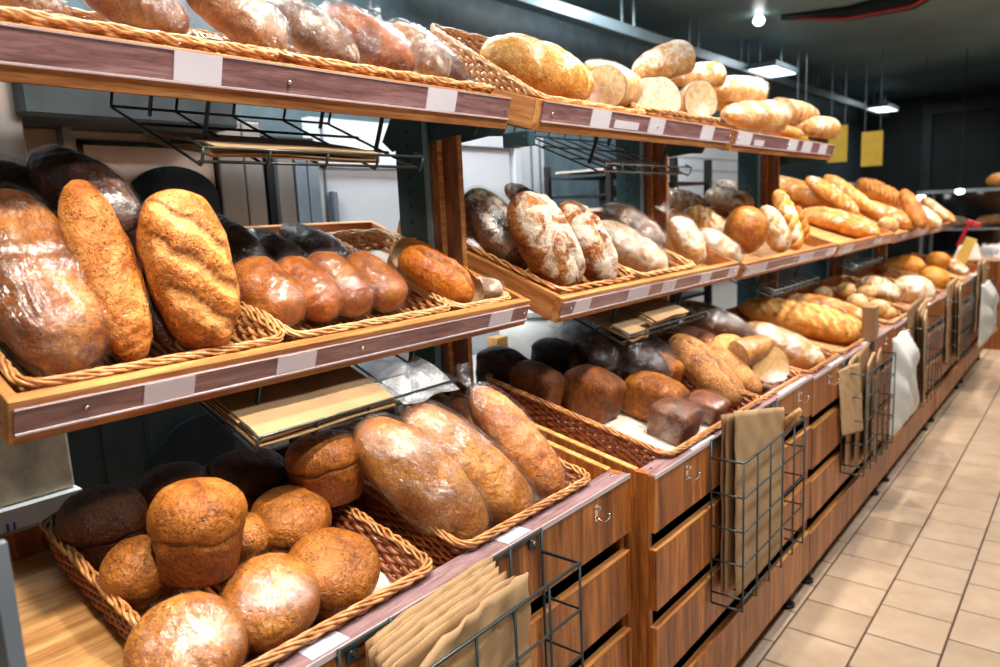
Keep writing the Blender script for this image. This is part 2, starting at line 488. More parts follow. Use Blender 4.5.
# ------------------------------------------------------------------ geometry helpers
class Geo:
    def __init__(s):
        s.v, s.f, s.n = [], [], 0

    def add(s, v, f):
        v = np.asarray(v, float)
        s.v.append(v)
        s.f += [tuple(int(i) + s.n for i in q) for q in f]
        s.n += len(v)
        return s

    def box(s, x0, x1, y0, y1, z0, z1, bev=0.0):
        if x0 > x1: x0, x1 = x1, x0
        if y0 > y1: y0, y1 = y1, y0
        if z0 > z1: z0, z1 = z1, z0
        v = [(x, y, z) for x in (x0, x1) for y in (y0, y1) for z in (z0, z1)]
        if bev <= 0:
            return s.add(v, [(0, 1, 3, 2), (4, 6, 7, 5), (0, 4, 5, 1), (2, 3, 7, 6), (0, 2, 6, 4), (1, 5, 7, 3)])
        bm = bmesh.new()
        bv = [bm.verts.new(p) for p in v]
        for q in [(0, 1, 3, 2), (4, 6, 7, 5), (0, 4, 5, 1), (2, 3, 7, 6), (0, 2, 6, 4), (1, 5, 7, 3)]:
            bm.faces.new([bv[i] for i in q])
        bmesh.ops.bevel(bm, geom=bm.edges[:], offset=bev, segments=1, affect='EDGES')
        bm.verts.index_update()
        vv = [tuple(p.co) for p in bm.verts]
        ff = [tuple(p.index for p in q.verts) for q in bm.faces]
        bm.free()
        return s.add(vv, ff)

    def tube(s, pts, r, sides=6, closed=False, caps=True):
        p = np.asarray(pts, float)
        n = len(p)
        if closed:
            t = np.roll(p, -1, 0) - np.roll(p, 1, 0)
        else:
            t = np.gradient(p, axis=0)
        t /= np.linalg.norm(t, axis=1)[:, None] + 1e-9
        ref = np.array([0, 0, 1.0])
        if abs(t[:, 2]).mean() > 0.8:
            ref = np.array([1.0, 0.03, 0])
        elif not closed and abs(t[:, 2]).max() > 0.85:
            ref = np.array([0.05, 1.0, 0.03]) if abs(t[:, 1]).max() < 0.9 else np.array([1.0, 0.05, 0.4])
        a = np.cross(t, ref)
        a /= np.linalg.norm(a, axis=1)[:, None] + 1e-9
        b_ = np.cross(t, a)
        th = np.arange(sides) * 2 * math.pi / sides
        rr = np.asarray(r, float) * np.ones(n)
        ring = (p[:, None, :] + rr[:, None, None] * (np.cos(th)[None, :, None] * a[:, None, :] + np.sin(th)[None, :, None] * b_[:, None, :]))
        f = []
        m_ = n if closed else n - 1
        for i in range(m_):
            j = (i + 1) % n
            for k in range(sides):
                k2 = (k + 1) % sides
                f.append((i * sides + k, i * sides + k2, j * sides + k2, j * sides + k))
        if not closed and caps:
            f.append(tuple(range(sides))[::-1])
            f.append(tuple((n - 1) * sides + k for k in range(sides)))
        return s.add(ring.reshape(-1, 3), f)

    def rod(s, a, b_, r, sides=6):
        return s.tube([a, b_], r, sides)

    def cyl(s, c, r, z0, z1, sides=20, r2=None):
        return s.tube([(c[0], c[1], z0), (c[0], c[1], z1)], [r, r if r2 is None else r2], sides)

    def out(s):
        return np.concatenate(s.v) if s.v else np.zeros((0, 3)), s.f


def mesh_from(name, v, f, mat, smooth=False, attrs=None):
    me = bpy.data.meshes.new(name)
    me.from_pydata([tuple(p) for p in v], [], f)
    if mat is not None:
        me.materials.append(MATS[mat] if isinstance(mat, str) else mat)
    if smooth:
        me.polygons.foreach_set('use_smooth', [True] * len(me.polygons))
    for k, a in (attrs or {}).items():
        at = me.attributes.new(k, 'FLOAT', 'POINT')
        at.data.foreach_set('value', np.asarray(a, np.float32))
    me.update()
    return me


def link(name, me, parent=None, loc=None):
    o = bpy.data.objects.new(name, me)
    C.objects.link(o)
    if parent is not None:
        o.parent = parent
    if loc is not None:
        o.location = loc
    return o


def part(name, geo, mat, parent, smooth=False, label=None, kind=None):
    v, f = geo.out()
    o = link(name, mesh_from(name, v, f, mat, smooth), parent)
    if label: o['label'] = label
    if kind: o['kind'] = kind
    return o


def tag(o, label, cat, group=None):
    o['label'] = label
    o['category'] = cat
    if group: o['group'] = group
    return o


def thing(name, label, cat, loc=(0, 0, 0), rot=(0, 0, 0), group=None):
    o = bpy.data.objects.new(name, None)
    o.empty_display_size = 0.05
    C.objects.link(o)
    o.location = loc
    o.rotation_euler = rot
    return tag(o, label, cat, group)


def struct(name, geo, mat, parent=None):
    v, f = geo.out()
    o = link(name, mesh_from(name, v, f, mat), parent)
    if parent is None:
        o['kind'] = 'structure'
    return o


# ------------------------------------------------------------------ the setting
floor = struct('floor', Geo().box(-3.4, 3.4, -2.5, 14.2, -0.06, -0.004), 'grout')
tile_me = mesh_from('tile', *Geo().box(-0.1212, 0.1212, -0.1212, 0.1212, -0.02, 0.0, 0.0015).out(), 'tile')
rest = Geo()
X0 = -0.603
placed = 0
for ix in range(-11, 16):
    cx = X0 - 0.125 + 0.25 * ix
    off = 0.0 if ix % 2 == 0 else 0.125
    for iy in range(-10, 56):
        cy = 2.676 + 0.125 + off + 0.25 * (iy - 10)
        if cy > 13.9 or cy < -2.3 or cx > 3.2:
            continue
        if -1.0 < cx < 0.75 and 1.4 < cy < 9.3 and cx < 0.2 + (cy - 1.4) * 0.12 and placed < 290:
            o = link('tile', tile_me, floor, (cx, cy, 0))
            placed += 1
        else:
            rest.box(cx - 0.1212, cx + 0.1212, cy - 0.1212, cy + 0.1212, -0.02, 0.0)
part('tile_field', rest, 'tile', floor, kind='stuff')
struct('ceiling', Geo().box(-3.4, 3.4, -2.5, 14.2, 3.2, 3.3), 'ceiling_teal')
struct('wall_far', Geo().box(-3.4, 3.4, 14.0, 14.2, 0, 3.2), 'dark_wall')
struct('wall_left', Geo().box(-3.4, -3.3, -2.5, 14.0, 0, 3.2), 'upper_wall')
struct('wall_right', Geo().box(3.3, 3.4, -2.5, 14.0, 0, 3.2), 'right_wall')
struct('wall_near', Geo().box(-3.3, 3.3, -2.5, -2.4, 0, 3.2), 'right_wall')
# dark portal in the far wall
g = Geo().box(-2.42, -2.28, 13.9, 14.0, 0, 3.05).box(-2.28, 1.2, 13.9, 14.0, 2.88, 3.05).box(1.06, 1.2, 13.9, 14.0, 0, 2.88)
struct('trim_1', g, 'mid_dark')


# ------------------------------------------------------------------ wicker baskets
def basket_mesh(Wd, Dp, Ht, hero=True, flare=0.02):
    """Rectangular willow basket. x: depth (front = +Dp/2), y: width, z from 0 to Ht."""
    def loop(hw, hd, z, n, rc=0.035):
        hw_, hd_ = hw - rc, hd - rc
        segs = [((hd_, -hw_), (hd_, hw_), 0), ((hd_, hw_), None, 0)]
        pts = []
        per = 4 * (hw_ + hd_) + 2 * math.pi * rc
        for s_ in np.linspace(0, per, n, endpoint=False):
            L = [2 * hw_, math.pi / 2 * rc, 2 * hd_, math.pi / 2 * rc] * 2
            k = 0
            q = s_
            while q > L[k]:
                q -= L[k]
                k += 1
            side = k // 2
            c = [(hd_, hw_), (-hd_, hw_), (-hd_, -hw_), (hd_, -hw_)][side]
            dirs = [(0, 1), (-1, 0), (0, -1), (1, 0)]
            nrm = [(1, 0), (0, 1), (-1, 0), (0, -1)]
            if k % 2 == 0:
                ln = L[k]
                st = (c[0] + nrm[side][0] * rc - dirs[side][0] * ln, c[1] + nrm[side][1] * rc - dirs[side][1] * ln)
                pts.append((st[0] + dirs[side][0] * q, st[1] + dirs[side][1] * q, nrm[side][0], nrm[side][1]))
            else:
                a = q / rc
                nx = nrm[side][0] * math.cos(a) + dirs[side][0] * math.sin(a)
                ny = nrm[side][1] * math.cos(a) + dirs[side][1] * math.sin(a)
                pts.append((c[0] + nx * rc, c[1] + ny * rc, nx, ny))
        p = np.array(pts)
        return p[:, :2], p[:, 2:], z
    ns = int(round(2 * (Wd + Dp) / (0.028 if hero else 0.05)))
    ns += ns % 2
    sides = 6 if hero else 4
    rows = max(4, int(Ht / (0.0095 if hero else 0.018)))
    rw = Ht / rows * 0.55
    weave = Geo()
    mult = 4 if hero else 2
    for i in range(rows):
        z = (i + 0.5) * Ht / rows * 0.93
        fl = flare * z / Ht
        n = ns * mult
        xy, nm, _ = loop(Wd / 2 - flare + fl, Dp / 2 - flare + fl, z, n)
        ph = np.arange(n) / mult * math.pi + (i % 2) * math.pi
        off = np.sin(ph) * 0.0042
        dz = np.cos(ph) * 0.0022
        p = np.c_[xy + nm * off[:, None], z + dz]
        weave.tube(p, rw, sides, closed=True)
    stakes = Geo()
    xy, nm, _ = loop(Wd / 2 - flare, Dp / 2 - flare, 0, ns)
    for k in range(ns):
        a = np.array([xy[k][0], xy[k][1], 0.0])
        b_ = np.array([xy[k][0] + nm[k][0] * flare, xy[k][1] + nm[k][1] * flare, Ht])
        stakes.rod(a, b_, 0.0028, 4)
    rim = Geo()
    for s_ in range(5 if hero else 3):
        n = ns * (4 if hero else 3)
        xy, nm, _ = loop(Wd / 2, Dp / 2, Ht, n)
        ph = np.arange(n) / n * 2 * math.pi * round(2 * (Wd + Dp) / 0.17) + s_ * 2 * math.pi / (5 if hero else 3)
        wob = 0.0016 * np.sin(np.arange(n) * 0.9 + s_ * 2.1)
        p = np.c_[xy + nm * (np.sin(ph) * 0.0072 + wob)[:, None], Ht + np.cos(ph) * 0.0048 + wob]
        rim.tube(p, 0.0031 if hero else 0.0045, sides, closed=True)
    base = Geo()
    nb = int(Wd / 0.018)
    for k in range(nb):
        y = -Wd / 2 + flare + (k + 0.5) * (Wd - 2 * flare) / nb
        n = 16
        xs = np.linspace(-Dp / 2 + flare, Dp / 2 - flare, n)
        p = np.c_[xs, np.full(n, y), 0.004 + 0.003 * np.sin(np.arange(n) * math.pi / 1.0 + (k % 2) * math.pi + 0.5)]
        base.tube(p, 0.006, 4)
    return weave, stakes, rim, base


BK = {}


def basket(key, dims, loc, tilt, label, mats=('wicker', 'wicker_pale'), hero=True, liner=None, group='wicker baskets in the display', yaw=0):
    if key not in BK:
        gs = basket_mesh(*dims, hero=hero)
        BK[key] = [(n, mesh_from(n, *q.out(), None, True)) for n, q in zip(('weave', 'stakes', 'rim', 'basket_floor'), gs)]
    t = thing('wicker_basket', label, 'basket', loc, (0, tilt, yaw), group)
    for n, me in BK[key]:
        me2 = me.copy()
        me2.materials.clear()
        me2.materials.append(MATS[mats[1] if n == 'rim' else mats[0]])
        o = link(n, me2, t)
        if n in ('weave', 'stakes', 'basket_floor'):
            o['kind'] = 'stuff'
    if liner:
        x0, x1, y0, y1 = liner
        nx, ny = 14, 14
        v, f = [], []
        for i in range(nx + 1):
            for j in range(ny + 1):
                v.append((x0 + (x1 - x0) * i / nx, y0 + (y1 - y0) * j / ny, 0.012 + 0.004 * math.sin(i * 1.3) * math.cos(j * 1.1)))
        for i in range(nx):
            for j in range(ny):
                a = i * (ny + 1) + j
                f.append((a, a + ny + 1, a + ny + 2, a + 1))
        o = link('paper_liner', mesh_from('paper_liner', v, f, 'white_paper', True), t)
        o['label'] = 'white paper liner'
    return t


# ------------------------------------------------------------------ display cabinets (lower row)
ZT = 0.935
TL = math.atan(0.23)
UNITS = [(0.27, 1.60, -0.910, 0.935), (1.625, 2.95, -0.853, 0.932), (2.955, 4.37, -0.853, 0.918), (4.375, 5.78, -0.853, 0.908), (5.785, 7.15, -0.850, 0.900), (7.155, 8.5, -0.850, 0.895)]
ORD = ['nearest', 'second', 'third', 'fourth', 'fifth', 'farthest']
for ui, (y0, y1, xf, zt) in enumerate(UNITS):
    W_ = y1 - y0
    t = thing('display_cabinet', '%s wooden display cabinet of the lower row, counted from the near end' % ORD[ui], 'cabinet', (xf, y0, 0), group='display cabinets')
    th = 0.02
    D = 0.68
    body = Geo().box(-D, -D + 0.02, 0, W_, 0.11, zt + 0.12).box(-D, -0.025, 0.02, W_ - 0.02, 0.11, 0.13)
    part('cabinet_body', body, 'wood_post', t)
    for yy in (0, W_ - th):            # side panels with a sloping top edge
        sl = Geo()
        za, zb = zt + 0.004, zt + 0.004 + 0.215 * (D - 0.055)
        v = []
        for y in (yy, yy + th):
            v += [(-0.0205, y, 0.11), (-D, y, 0.11), (-D, y, zb), (-0.055, y, za), (-0.0205, y, za)]
        sl.add(v, [(0, 1, 2, 3, 4), (9, 8, 7, 6, 5), (0, 5, 6, 1), (1, 6, 7, 2), (2, 7, 8, 3), (3, 8, 9, 4), (4, 9, 5, 0)])
        sp = part('side_panel', sl, 'wood_front', t)
        e = Geo()
        v = []
        for y in (yy + 0.0005, yy + th - 0.0005):
            v += [(-0.055, y, za), (-D, y, zb), (-D, y, zb + 0.004), (-0.055, y, za + 0.004)]
        e.add(v, [(0, 1, 2, 3), (7, 6, 5, 4), (3, 2, 6, 7), (0, 3, 7, 4), (1, 5, 6, 2)])
        part('edge_band', e, 'wood_edge', sp)
    # top front panel, drawers, base board
    zs = zt - 0.935
    part('front_panel', Geo().box(-0.02, 0, 0.0, W_, 0.780 + zs, zt, 0.001), 'wood_front', t)
    part('gap_shade', Geo().box(-0.075, -0.065, 0.02, W_ - 0.02, 0.13, 0.80), 'black_gap', t)  # black sheet behind the drawers, standing for the shade in the gaps
    for (za, zb) in ((0.560, 0.727), (0.352, 0.505)):
        d = part('drawer', Geo().box(-0.02, 0, 0.006, W_ - 0.006, za + zs, zb + zs, 0.001), 'wood_front', t)
        part('drawer_top', Geo().box(-0.022, 0.0005, 0.006, W_ - 0.006, zb + zs, zb + zs + 0.004), 'wood_tray', d)
        part('drawer_box', Geo().box(-0.06, -0.021, 0.03, W_ - 0.03, za + zs + 0.01, zb + zs - 0.09), 'wood_post', d)
    bb = part('base_board', Geo().box(-0.02, 0, 0.003, W_ - 0.003, 0.107, 0.285 + zs, 0.001), 'wood_front', t)
    part('base_board_top', Geo().box(-0.022, 0.0005, 0.006, W_ - 0.006, 0.285 + zs, 0.289 + zs), 'wood_tray', bb)
    # sloping display board
    v = []
    for y in (0.02, W_ - 0.02):
        v += [(-0.05, y, 0.845 + zs), (-D + 0.02, y, 0.845 + zs + 0.23 * (D - 0.07)), (-D + 0.02, y, 0.860 + zs + 0.23 * (D - 0.07)), (-0.05, y, 0.860 + zs)]
    part('display_board', Geo().add(v, [(0, 1, 2, 3), (7, 6, 5, 4), (3, 2, 6, 7), (0, 3, 7, 4), (1, 5, 6, 2), (0, 4, 5, 1)]), 'wood_board', t)
    part('inner_front', Geo().box(-0.055, -0.021, 0.02, W_ - 0.02, 0.82 + zs, zt - 0.001), 'wood_tray', t)
    st = part('label_strip', Geo().box(-0.056, 0.002, 0.002, W_ - 0.002, zt, zt + 0.003, 0.0008), 'mauve_top', t)
    part('clear_lip', Geo().box(0.0, 0.003, 0.002, W_ - 0.002, zt - 0.008, zt + 0.0032), 'clear_lip', st)
    tags = [[(0.342, 0.074), (0.832, 0.08)], [(0.236, 0.156), (0.959, 0.29)], [(0.25, 0.2), (0.8, 0.2)], [(0.3, 0.2), (0.9, 0.2)], [(0.3, 0.2), (0.9, 0.2)], [(0.4, .2)]][ui]
    for (yy, wd) in tags:
        part('price_tag', Geo().box(-0.048, -0.004, yy, yy + wd, zt + 0.003, zt + 0.0045), 'tag_white', st)
    for (yy, wd) in ((0.04, 0), (W_ - 0.04, 0)):
        part('screw', Geo().tube([(-0.03, yy, zt + 0.002), (-0.03, yy, zt + 0.0055)], 0.004, 8), 'chrome', st, True)
    # hooks
    for yy in [[1.163], [0.185, 1.14], [0.2, 1.2], [0.2], [0.2], []][ui]:
        hk = Geo().box(0.0, 0.003, yy - 0.007, yy + 0.007, zt - 0.066, zt - 0.024, 0.0006)
        h = part('coat_hook', hk, 'chrome', t)
        part('hook_arm', Geo().tube([(0.003, yy, zt - 0.056), (0.014, yy, zt - 0.062), (0.027, yy, zt - 0.060), (0.036, yy, zt - 0.050), (0.040, yy, zt - 0.036)], [0.0035, 0.003, 0.0028, 0.0028, 0.0042], 8), 'chrome', h, True)
        part('hook_tip', Geo().tube([(0.003, yy, zt - 0.036), (0.010, yy, zt - 0.034), (0.015, yy, zt - 0.026)], [0.003, 0.003, 0.004], 8), 'chrome', h, True)
    for yy in (0.12, W_ - 0.12):
        for xx in (-0.050, -D + 0.08):
            ft = Geo().cyl((xx, yy), 0.024, 0.012, 0.11, 16).cyl((xx, yy), 0.032, 0.0, 0.014, 16)
            part('foot', ft, 'black_gap', t, True)
    part('foot', Geo().box(-0.09, -0.06, W_ - 0.06, W_ - 0.045, 0.0, 0.11), 'grey_paint', t)

t = thing('steel_end_panel', 'grey painted steel panel at the left end of the nearest cabinet', 'panel', (-0.95, 0.245, 0))
part('panel', Geo().box(-0.75, 0.0, -0.012, 0.0, 0, 1.27, 0.002), 'grey_paint', t)
part('edge_lip', Geo().box(-0.006, 0.006, -0.014, 0.004, 0, 1.27, 0.001), 'blue_grey', t)


# ------------------------------------------------------------------ tilted trays of the middle and top shelves
def tray(label, group, xf, y0, y1, zf, tilt, depth, tags, screws=True, deepwall=0.075, bracket=True, small=()):
    W_ = y1 - y0
    t = thing('shelf_tray', label, 'shelf', (xf, y0, zf), (0, tilt, 0), group)
    h = deepwall
    part('front_board', Geo().box(-0.022, 0, 0, W_, -h, 0, 0.0015), 'wood_tray', t)
    part('side_board', Geo().box(-depth, -0.022, 0, 0.018, -h, 0, 0.001), 'wood_tray_side', t)
    part('side_board', Geo().box(-depth, -0.022, W_ - 0.018, W_, -h, 0, 0.001), 'wood_tray_side', t)
    part('back_board', Geo().box(-depth, -depth + 0.018, 0.018, W_ - 0.018, -h, 0, 0.001), 'wood_tray', t)
    part('bottom_board', Geo().box(-depth + 0.018, -0.022, 0.018, W_ - 0.018, -h, -h + 0.018), 'wood_board', t)
    part('underside', Geo().box(-depth + 0.03, -0.03, 0.02, W_ - 0.02, -h - 0.004, -h - 0.0005), 'mid_dark', t)
    lo = -0.058 if h > 0.08 else -0.057
    hi = -0.002 if h > 0.08 else -0.012
    st = part('label_strip', Geo().box(0, 0.004, 0.006, W_ - 0.006, lo, hi, 0.0008), 'mauve_strip', t)
    part('clear_lip', Geo().box(0.004, 0.008, 0.006, W_ - 0.006, lo, lo + 0.0045, 0.0008), 'clear_lip', st)
    part('clear_lip', Geo().box(0.004, 0.006, 0.006, W_ - 0.006, hi - 0.0025, hi - 0.0005), 'clear_lip', st)
    for (yy, wd) in tags:
        part('price_tag', Geo().box(0.004, 0.0065, yy, yy + wd, lo + 0.005, hi - 0.002), 'tag_white', st)
    for (yy, wd) in small:
        part('price_tag', Geo().box(0.004, 0.0065, yy, yy + wd, lo + 0.008, -0.026), 'tag_white', st)
    for yy in (0.105 if W_ < 1.26 else 0.05, W_ - 0.025, 0.66):
        part('screw', Geo().tube([(0.004, yy, -0.032), (0.009, yy, -0.032)], 0.004, 8), 'chrome', st, True)
    if bracket:
        for yy in (-0.004, W_ + 0.001):
            v = []
            for y in (yy, yy + 0.003):
                v += [(-0.10, y, -h - 0.002), (-depth + 0.16, y, -h - 0.002), (-depth + 0.12, y, -h - 0.13), (-depth + 0.17, y, -h - 0.15), (-0.16, y, -h - 0.045), (-0.11, y, -h - 0.035)]
            f = [tuple(range(6)), tuple(range(11, 5, -1))] + [(i, i + 6, (i + 1) % 6 + 6, (i + 1) % 6) for i in range(6)]
            part('support_bracket', Geo().add(v, f), 'teal_steel', t)
    return t


TM = math.atan(0.376)
TT = math.atan(0.30)
MID = [(-1.205, 0.345, 1.600, 1.376), (-1.140, 1.656, 2.925, 1.376), (-1.140, 2.978, 4.33, 1.366), (-1.140, 4.382, 5.75, 1.360), (-1.140, 5.806, 7.11, 1.352), (-1.140, 7.167, 8.42, 1.348)]
MT = [[(0.195, 0.088), (0.45, 0.09), (1.085, 0.09)], [(0.067, 0.083), (0.37, 0.14), (0.60, 0.10), (0.907, 0.09), (1.168, 0.10)], [(0.03, 0.24), (0.71, 0.23), (1.17, 0.15)], [(0.1, .2), (0.8, .2)], [(0.2, .2), (0.9, .2)], [(0.2, .3)]]
for i, (xf, a, b_, z) in enumerate(MID):
    tray('%s tilted wooden tray of the middle shelf from the near end' % ORD[i], 'middle shelf trays', xf, a, b_, z, TM, 0.668, MT[i])
TOP = [(-1.250, 0.25, 1.610, 1.916), (-1.190, 1.665, 2.965, 1.908), (-1.190, 2.99, 4.42, 1.904)]
TTG = [[(0.427, 0.089), (1.04, 0.10)], [(0.246, 0.108), (0.603, 0.108), (1.011, 0.109)], [(0.034, .155), (0.662, .13), (0.871, 0.145), (1.152, 0.125)]]
for i, (xf, a, b_, z) in enumerate(TOP):
    tray('%s tilted wooden tray of the top shelf from the near end' % ORD[i], 'top shelf trays', xf, a, b_, z, TT, 0.60, TTG[i], deepwall=0.083, small=[(), ((0.383, 0.152),), ((0.235, 0.11),)][i])

# ------------------------------------------------------------------ uprights between the units
for i, (y, ztop) in enumerate(((1.615, 1.98), (2.939, 1.98), (4.343, 1.98), (5.766, 1.50), (7.127, 1.50))):
    t = thing('shelf_upright', ['upright of two dark boards and a teal post between the nearest trays', 'wooden upright with teal post at the second joint of the trays', 'wooden upright at the third joint, below the end of the top shelf', 'short upright at the fourth joint of the far shelves', 'short upright at the last joint of the far shelves'][i], 'upright', (-1.54, y, 0.86), group='uprights between the shelf units')
    hh = ztop - 0.86
    a = part('wooden_board', Geo().box(-0.16, 0.0, -0.002, 0.018, 0.0, hh, 0.001), 'wood_post', t)
    part('edge_band', Geo().box(0.0, 0.003, -0.002, 0.018, 0.0, hh), 'wood_tray', a)
    a = part('wooden_board', Geo().box(-0.16, 0.06, 0.020, 0.038, 0.0, hh, 0.001), 'wood_post', t)
    part('edge_band', Geo().box(0.06, 0.063, 0.020, 0.038, 0.0, hh), 'wood_tray', a)
    p = part('metal_post', Geo().box(-0.165, -0.045, -0.013, -0.003, 0.0, hh + 0.05, 0.001), 'teal_steel', t)
    part('post_edge', Geo().box(-0.0455, -0.030, -0.014, -0.003, 0.0, hh + 0.05), 'teal_edge', p)
    sl = Geo()
    for k in range(10):
        zz = hh - 0.02 - k * 0.045
        sl.box(-0.115, -0.106, -0.0142, -0.013, zz - 0.007, zz + 0.007)
    part('slots', sl, 'black_gap', p, kind='stuff')

# end block and plate seen between first and second top tray
t = thing('bracket_plate', 'small dark steel bracket plate under the gap between the first two top trays', 'bracket', (-1.20, 1.63, 1.80))
part('plate', Geo().box(-0.09, 0.0, -0.02, 0.012, -0.012, 0.028, 0.003), 'teal_steel', t)
part('screw', Geo().tube([(-0.015, -0.022, 0.012), (-0.015, -0.019, 0.012)], 0.004, 8), 'chrome', t)


# ------------------------------------------------------------------ hanging wire racks with bags
def rack(label, xf, y0, y1, zf, tilt, dep, nloop=4, mat='wire'):
    W_ = y1 - y0
    t = thing('wire_rack', label, 'rack', (xf, y0, zf), (0, tilt, 0), 'wire racks under the trays')
    r = 0.0032
    part('front_rail', Geo().tube([(-0.06, 0, 0.030), (0, 0, 0.030), (0, W_, 0.030), (-0.03, W_, 0.030)], r, 6), mat, t, True)
    part('lower_rail', Geo().rod((-0.012, 0, 0.0), (-0.012, W_, 0.0), r), mat, t, True)
    for k in range(nloop + 1):
        y = W_ * k / nloop
        p = [(0, y, 0.030), (0.001, y, 0.004), (-0.003, y, -0.004), (-0.03, y, -0.003), (-dep, y, 0.0), (-dep - 0.004, y, 0.006), (-dep - 0.004, y, 0.05)]
        part('cross_wire', Geo().tube(p, r, 6), mat, t, True)
    for x in (-dep * 0.33, -dep * 0.66, -dep):
        part('long_wire', Geo().rod((x, 0, 0.003), (x, W_, 0.003), r), mat, t, True)
    for y in (0.06, W_ - 0.06):
        for x in (-0.10, -dep + 0.04):
            part('hanger', Geo().box(x - 0.006, x + 0.006, y - 0.0015, y + 0.0015, -0.002, 0.095), 'teal_steel', t)
    return t


ORDS = ['lowest', 'second lowest', 'third lowest', 'fourth lowest', 'topmost']


def sheet_stack(name, label, cat, loc, tilt, W_, D_, n, group, mat='kraft', skew=0.012, yaw=0.0, th=0.0035):
    for k in range(n):
        t = tag(link(name, None), label, cat, group) if False else None
        nx, ny = 8, 12
        dx, dy, ry = random.uniform(-skew, skew), random.uniform(-skew, skew), random.uniform(-0.03, 0.03) + yaw
        v, f = [], []
        cr, ph = random.uniform(0.0008, 0.0018), random.uniform(0, 6)
        for s_ in (0, 1):
            for i in range(nx + 1):
                for j in range(ny + 1):
                    x = -D_ * i / nx
                    y = W_ * j / ny
                    z = s_ * th * 0.72 + cr * math.sin(i * 1.1 + ph) * math.cos(j * 0.8 + ph)
                    if i == 0: z -= 0.004 * (1 + math.sin(j * 0.5 + ph)) * 0.5
                    v.append((x, y, z))
        q = (nx + 1) * (ny + 1)
        for i in range(nx):
            for j in range(ny):
                a = i * (ny + 1) + j
                f.append((a, a + 1, a + ny + 2, a + ny + 1))
                f.append((q + a, q + a + ny + 1, q + a + ny + 2, q + a + 1))
        edge = [j for j in range(ny + 1)] + [i * (ny + 1) + ny for i in range(1, nx + 1)] + [nx * (ny + 1) + j for j in range(ny - 1, -1, -1)] + [i * (ny + 1) for i in range(nx - 1, 0, -1)]
        for i in range(len(edge)):
            a, b2 = edge[i], edge[(i + 1) % len(edge)]
            f.append((a, a + q, b2 + q, b2))
        o = link(name, mesh_from(name, v, f, mat, False))
        o.rotation_euler = (0, tilt, ry)
        M_ = Matrix.Rotation(tilt, 3, 'Y')
        o.location = Vector(loc) + M_ @ Vector((dx, dy, k * th))
        q_ = ORDS[-1] if k == n - 1 else ORDS[k]
        tag(o, label.replace('brown paper bag', q_ + ' brown paper bag', 1), cat, group)


rack('wire rack holding brown paper bags under the nearest top tray', -1.30, 0.735, 1.30, 1.728, 0.40, 0.36)
sheet_stack('paper_bag', 'brown paper bag of the stack on the rack under the nearest top tray', 'paper bag', (-1.305, 0.77, 1.742), 0.20, 0.42, 0.26, 5, 'bags on the upper near rack', th=0.005)
rack('wire rack holding brown bags and clear bags under the nearest middle tray', -1.19, 0.72, 1.255, 1.198, 0.36, 0.34)
sheet_stack('paper_bag', 'brown paper bag of the stack on the rack under the nearest middle tray', 'paper bag', (-1.185, 0.725, 1.206), 0.36, 0.34, 0.33, 5, 'bags on the lower near rack', th=0.005)
rack('empty pale wire rack under the second top tray', -1.30, 2.15, 2.80, 1.732, 0.40, 0.40, 6, 'wire_light')
rack('wire rack with folded brown bags under the second middle tray', -1.15, 2.01, 2.61, 1.19, 0.36, 0.34, 5)
for k, (dy, dx, ww) in enumerate(((0.03, 0, 0.11), (0.14, -0.03, 0.13), (0.20, -0.005, 0.26))):
    sheet_stack('paper_bag', ['left brown paper bag of the small folded pile on the second lower rack', 'middle pile: brown paper bag on the second lower rack', 'wide pile: brown paper bag on the second lower rack'][k], 'paper bag', (-1.155 + dx, 2.02 + dy, 1.198 + 0.01 * k), 0.36, ww, 0.26, 3, 'bags on the second lower rack', th=0.007)
rack('pale wire rack under the third middle tray', -1.15, 3.34, 4.0, 1.185, 0.36, 0.34, 8, 'wire_light')
rack('wire rack under the fourth middle tray', -1.15, 4.75, 5.4, 1.185, 0.36, 0.34, 6, 'wire_light')


# crumpled clear plastic bags
def crumple(name, label, loc, rot, size, mat='plastic_bag', seed=0, cat='plastic bag', group=None):
    rs = np.random.RandomState(seed)
    nx, ny = 22, 22
    K = rs.uniform(-14, 14, (6, 2))
    PH = rs.uniform(0, 6.28, 6)
    v, f = [], []
    for s_ in (0, 1):
        for i in range(nx + 1):
            for j in range(ny + 1):
                a, b2 = i / nx, j / ny
                e = min(1, min(a, 1 - a, b2, 1 - b2) * 5)
                hgt = sum(abs(math.sin(K[q][0] * a + K[q][1] * b2 + PH[q])) for q in range(6)) / 6
                z = (s_ * 1.0) * size[2] * e * (0.35 + 0.65 * hgt) + (1 - s_) * -0.001
                x = size[0] * (a - 0.5) + 0.006 * math.sin(9 * b2 + PH[0])
                y = size[1] * (b2 - 0.5) + 0.006 * math.sin(11 * a + PH[1])
                v.append((x, y, z))
    q = (nx + 1) * (ny + 1)
    for i in range(nx):
        for j in range(ny):
            a = i * (ny + 1) + j
            f.append((a, a + 1, a + ny + 2, a + ny + 1))
            f.append((q + a, q + a + ny + 1, q + a + ny + 2, q + a + 1))
    edge = [j for j in range(ny + 1)] + [i * (ny + 1) + ny for i in range(1, nx + 1)] + [nx * (ny + 1) + j for j in range(ny - 1, -1, -1)] + [i * (ny + 1) for i in range(nx - 1, 0, -1)]
    for i in range(len(edge)):
        a, b2 = edge[i], edge[(i + 1) % len(edge)]
        f.append((a, a + q, b2 + q, b2))
    o = link(name, mesh_from(name, v, f, mat, True))
    o.location = loc
    o.rotation_euler = rot
    tag(o, label, cat, group)
    return o


crumple('plastic_bag', 'bundle of folded clear plastic bags on the rack beside the brown bags', (-1.31, 1.165, 1.26), (0, 0.36, 0.05), (0.30, 0.18, 0.045), seed=4)


